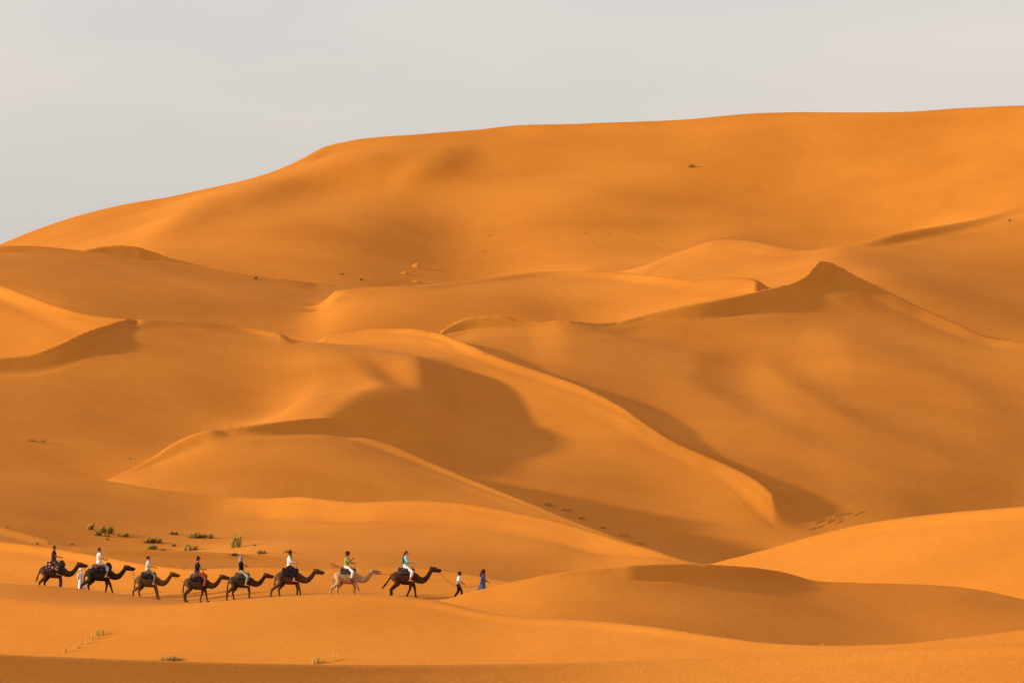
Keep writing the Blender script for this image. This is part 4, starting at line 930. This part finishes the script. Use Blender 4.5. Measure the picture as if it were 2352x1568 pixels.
# ------------------------------------------------------------------ desert shrubs and grass
def mat_leaf(name, a, b):
    m = bpy.data.materials.new(name); m.use_nodes = True; t = m.node_tree; p = t.nodes['Principled BSDF']
    g = t.nodes.new('ShaderNodeObjectInfo'); n = t.nodes.new('ShaderNodeTexNoise'); n.inputs['Scale'].default_value = 6; tcn = t.nodes.new('ShaderNodeTexCoord'); t.links.new(tcn.outputs['Object'], n.inputs['Vector'])
    r = t.nodes.new('ShaderNodeValToRGB'); r.color_ramp.elements[0].color = a; r.color_ramp.elements[1].color = b; r.color_ramp.elements[0].position = .3; r.color_ramp.elements[1].position = .7
    t.links.new(n.outputs['Fac'], r.inputs[0]); t.links.new(r.outputs[0], p.inputs['Base Color']); p.inputs['Roughness'].default_value = .9; p.inputs['Specular IOR Level'].default_value = .1
    return m
M_LEAF = mat_leaf('shrub_olive', (.30,.22,.05,1), (.50,.36,.09,1))
M_LEAF_DARK = mat_leaf('shrub_dark', (.22,.15,.036,1), (.38,.26,.065,1))
M_LEAF_GREEN = mat_leaf('shrub_green', (.28,.23,.07,1), (.46,.34,.10,1))
M_LEAF_DRY = mat_leaf('grass_dry', (.50,.30,.07,1), (.68,.44,.12,1))
M_TWIG = mat_plain('twig', (.06,.035,.015), var=.3)

def blades(n, w, h, lean, wid, seed, droop=.35, cluster=1):
    r = random.Random(seed); V, F = [], []
    cents = [(r.gauss(0, .24) * w, r.uniform(-.3, .3) * w * .6) for _ in range(cluster)]
    for _ in range(n):
        cx, cy = r.choice(cents); a = r.uniform(0, 2 * math.pi); q = r.random() ** .6
        bx, by = cx + math.cos(a) * w * .10 * q, cy + math.sin(a) * w * .10 * q
        L = h * r.uniform(.3, 1.15) * (1 - .45 * q); out = w * .5 * q / max(1, cluster ** .4) * r.uniform(.6, 1.3)
        tip = Vector((bx + math.cos(a) * out + lean * L, by + math.sin(a) * out, L * (1 - droop * q)))
        mid = Vector((bx + math.cos(a) * out * .45 + lean * L * .35, by + math.sin(a) * out * .45, L * .62)); b0 = Vector((bx, by, -.03))
        s = Vector((-math.sin(a + r.uniform(-1, 1)), math.cos(a), 0)).normalized() * wid * r.uniform(.6, 1.3)
        i = len(V); V += [b0 - s, b0 + s, mid - s * .9, mid + s * .9, tip]
        F += [(i, i + 1, i + 3, i + 2), (i + 2, i + 3, i + 4)]
    return V, F
PLANT_N = [0]
def shrub(u, v, wp, hp, label, mat=None, n=150, lean=.35, kind='desert_shrub', cat='shrub', group=None, wid=None, cluster=3, droop=.35, stems=True):
    p = hit(u, v); s = p.y / FPX; PLANT_N[0] += 1; mat = mat or M_LEAF
    w, h = wp * s * 1.25, hp * s * 1.1; root = empty(kind, p); tag(root, label, cat, group)
    V, F = blades(n, w, h, lean, wid or max(.010, .016 * min(w, 1.3)), 100 + PLANT_N[0], droop, cluster)
    mesh_obj('foliage' if cat == 'shrub' else 'blades', V, F, mat, root, smooth=False)
    if stems:
        r = random.Random(PLANT_N[0])
        for k in range(3):
            a = r.uniform(0, 6.28); tube('stem', [(0, 0, -.05), (math.cos(a)*w*.1 + lean*h*.2, math.sin(a)*w*.1, h*.4), (math.cos(a)*w*.25 + lean*h*.5, math.sin(a)*w*.22, h*.75)], [.03*min(1,h), .022*min(1,h), .01*min(1,h)], M_TWIG, root, 5)
    return root
GB = 'shrubs on the slope behind the caravan'
for a in [
 (211,1216,18,20,'leftmost upright shrub of the slope behind the caravan',M_LEAF), (241,1223,36,22,'broad bushy shrub high above the black camel',M_LEAF_DARK), (222,1229,22,13,'low shrub below the leftmost upright shrub',M_LEAF_DARK),
 (243,1231,10,7,'tiny tuft under the broad bushy shrub',M_LEAF_DARK), (246,1239,9,6,'smallest dark tuft above the second rider',M_LEAF_DARK), (288,1232,30,14,'flat shrub right of the broad bushy shrub',M_LEAF),
 (348,1246,40,17,'wide dark shrub above the rider with a bun',M_LEAF_DARK), (343,1261,28,15,'shrub on the swell edge above the rider with a bun',M_LEAF), (372,1263,12,6,'tiny shrub beside the swell edge shrub',M_LEAF_DARK), (398,1227,22,9,'small flat shrub alone in the middle of the slope',M_LEAF_DARK),
 (399,1254,13,8,'small tuft between the two shrubs on the swell edge',M_LEAF_DARK), (462,1235,50,17,'long low dark shrub above the navy shirted rider',M_LEAF_DARK), (431,1264,28,21,'round shrub on the swell edge above the navy shirted rider',M_LEAF),
 (540,1257,40,38,'tallest shrub, leaning right above the lilac headscarf rider',M_LEAF), (537,1274,26,7,'grey green low plant on the swell edge',M_LEAF_GREEN), (602,1271,22,11,'pale sparse shrub right of the tallest shrub',M_LEAF_GREEN), (583,1253,12,6,'faint small tuft right of the tallest shrub',M_LEAF_GREEN), (662,1268,26,8,'faint shrub above the white shirted long haired rider',M_LEAF_DRY)]:
    shrub(a[0], a[1], a[2], a[3], a[4], a[5], n=int(90 + a[2] * 8), group=GB, cluster=2 + int(a[2] / 14))
GL = 'small plants on the swell behind the last camel'
for a in [(17,1211,8,6,'tiny green plant at the left edge'), (86,1250,12,9,'faint plant left of the last rider'), (112,1250,9,11,'green plant just left of the last rider'), (166,1251,16,9,'pale plant right of the last rider')]:
    shrub(a[0], a[1], a[2], a[3], a[4], M_LEAF_GREEN, n=60, group=GL, lean=.1, cluster=2)
shrub(421, 1306, 16, 7, 'pale green plant on the bright crest left of the navy shirted rider', M_LEAF_GREEN, n=60, lean=.1)
GF = 'lone shrubs on the far slopes'
for a in [(1588,384,14,11,'lone dark shrub high on the far dune',M_LEAF_DARK), (2318,508,10,8,'small green shrub near the right edge of the far ramp',M_LEAF_GREEN), (590,641,13,10,'small shrub on the dim far left slope',M_LEAF_DARK), (781,630,10,5,'flat tuft at the foot of the far dune',M_LEAF_DARK), (828,643,10,9,'olive tuft right of the flat tuft at the far dune foot',M_LEAF), (82,1014,30,8,'dark flat shrub on the left slope below the slip face',M_LEAF_DARK), (300,1054,8,5,'tiny dark tuft on the left slope above the rounded dune',M_LEAF_DARK)]:
    shrub(a[0], a[1], a[2], a[3], a[4], a[5], n=110, group=GF, lean=.15, cluster=3)
GS = 'tiny tufts scattered on the far dune'
for u, v, l in [(1345,536,'far tuft under the lone shrub, leftmost of its row'), (1363,555,'lowest tuft of the far dune row'), (1400,538,'second tuft of the far dune row from the left'), (1468,535,'third tuft of the far dune row from the left'), (1520,553,'rightmost tuft of the far dune row'), (1113,577,'tiny tuft low on the left half of the far dune'), (1123,542,'tiny tuft higher on the left half of the far dune')]:
    shrub(u, v, 7, 4, l, M_LEAF_DARK, n=40, group=GS, lean=.1, cluster=2, stems=False)
GV = 'low scrub in the valley under the long crest'
for a in [(1258,1160,34,9,'dark low scrub at the upper end of the valley'), (1295,1172,36,8,'second dark scrub patch down the valley'), (1335,1190,24,6,'scattered scrub in the middle of the valley'), (1385,1212,34,6,'flat scrub patch below the middle of the valley'), (1430,1230,30,6,'flat scrub near the lower end of the valley'), (1470,1248,20,6,'last scrub at the lower end of the valley')]:
    shrub(a[0], a[1], a[2], a[3], a[4], M_LEAF_DARK, n=60, group=GV, lean=.5, cluster=7, droop=.6)
# foreground grass
GG = 'dry grass in the foreground'
for k, (u, v, w_, h_) in enumerate([(150,1498,12,36), (176,1488,14,16), (196,1478,16,34), (214,1468,16,44), (232,1458,20,26), (246,1452,14,10)]):
    shrub(u, v, w_, h_, ['leftmost dry grass stalk in the foreground', 'short grass beside the leftmost stalk', 'thin grass in the middle of the foreground row', 'tallest thin grass of the foreground row', 'dense grass tuft near the end of the foreground row', 'last short grass of the foreground row'][k], M_LEAF_DRY if k != 4 else M_LEAF, n=22 if k != 4 else 60, kind='grass_tuft', cat='grass', group=GG, wid=.010, lean=.1, cluster=3, stems=False)
shrub(397, 1516, 44, 14, 'grey green plant peeping over the dark foreground lip', M_LEAF_GREEN, n=150, lean=.5, cluster=4)
shrub(735, 1523, 26, 28, 'yellow green grass tuft behind the foreground lip', M_LEAF_DRY, n=90, kind='grass_tuft', cat='grass', group=GG, wid=.012, lean=.05, cluster=3, stems=False)
shrub(765, 1516, 22, 26, 'sparse yellow grass right of the yellow green tuft', M_LEAF_DRY, n=40, kind='grass_tuft', cat='grass', group=GG, wid=.010, lean=.1, cluster=3, stems=False)
shrub(1888, 1482, 16, 9, 'small grass tuft in the right foreground dip', M_LEAF_DRY, n=40, kind='grass_tuft', cat='grass', group=GG, wid=.010, lean=.1, cluster=2, stems=False)
shrub(1932, 1483, 14, 8, 'smaller grass tuft right of the one in the dip', M_LEAF_DRY, n=34, kind='grass_tuft', cat='grass', group=GG, wid=.010, lean=.1, cluster=2, stems=False)

# sand heaped round buried plants at the foot of the far dune
def hummock(u, v, wp, hp, label):
    p = hit(u, v); s = p.y / FPX; w, h = wp * s, hp * s; V, F = [], []; n, m = 20, 8
    for k in range(m + 1):
        q = k / m
        for i in range(n):
            a = 2 * math.pi * i / n; ex = 2.4 if math.cos(a) < 0 else .55           # long tail to windward, steep lee
            V.append((math.cos(a) * w * .5 * q * ex, math.sin(a) * w * .45 * q, h * (1 - q) ** 1.3 - .25 * q))
    for k in range(m):
        for i in range(n): j = (i + 1) % n; F.append((k*n+i, (k+1)*n+i, (k+1)*n+j, k*n+j))
    o = mesh_obj('sand_hummock', V, F, MAT_SAND, loc=p - Vector((0, 0, .05))); return tag(o, label, 'sand mound', 'sand hummocks below the far dune')
hummock(960, 614, 26, 13, 'highest sand hummock at the foot of the far dune'); hummock(932, 629, 30, 8, 'middle sand hummock at the foot of the far dune'); hummock(958, 648, 28, 7, 'lowest sand hummock at the foot of the far dune')

# tracks pressed into the bright slope and the trampled hollow: low ridges of pushed-up sand
def sand_ridge(pts, w, h, seed=0):
    P3 = [hit(u, v) for u, v in pts]; n = 26; V, F = [], []; r = random.Random(seed)
    for k in range(n + 1):
        q = k / n * (len(P3) - 1); i = min(int(q), len(P3) - 2); c = P3[i].lerp(P3[i + 1], q - i); t = (P3[i + 1] - P3[i]); t.z = 0; t.normalize(); sd = Vector((-t.y, t.x, 0))
        env = math.sin(math.pi * min(1, max(0, k / n))) ** .5; hh = h * env * r.uniform(.6, 1.15)
        for j, (o, z) in enumerate(((-1, -.04), (-.45, .55), (0, 1), (.45, .55), (1, -.04))):
            x, y = c.x + sd.x * o * w, c.y + sd.y * o * w; V.append((x, y, ground_z(x, y) + hh * z - .01))
    for k in range(n):
        for j in range(4): a = k*5 + j; F.append((a, a + 1, a + 6, a + 5))
    return tag(mesh_obj('track', V, F, MAT_SAND), kind='structure')
for k, (u0, v0, u1, v1) in enumerate([(1037,888,1032,962), (1046,884,1041,962), (1054,886,1050,960), (1066,888,1066,960), (1076,882,1078,966), (1084,884,1090,968), (1092,890,1102,970)]):
    sand_ridge([(u0, v0), ((u0+u1)/2 + 1, (v0+v1)/2), (u1, v1)], .14, .11 if k < 3 else .06, k)
for k in range(16):
    r = random.Random(300 + k); u0 = r.uniform(1850, 1960); v0 = 1214 - (u0 - 1850) * .22 + r.uniform(-16, 4); L = r.uniform(16, 40)
    sand_ridge([(u0, v0), (u0 + L * .5, v0 - L * .22 + r.uniform(-2, 2)), (u0 + L, v0 - L * .42)], .16, .10, 50 + k)
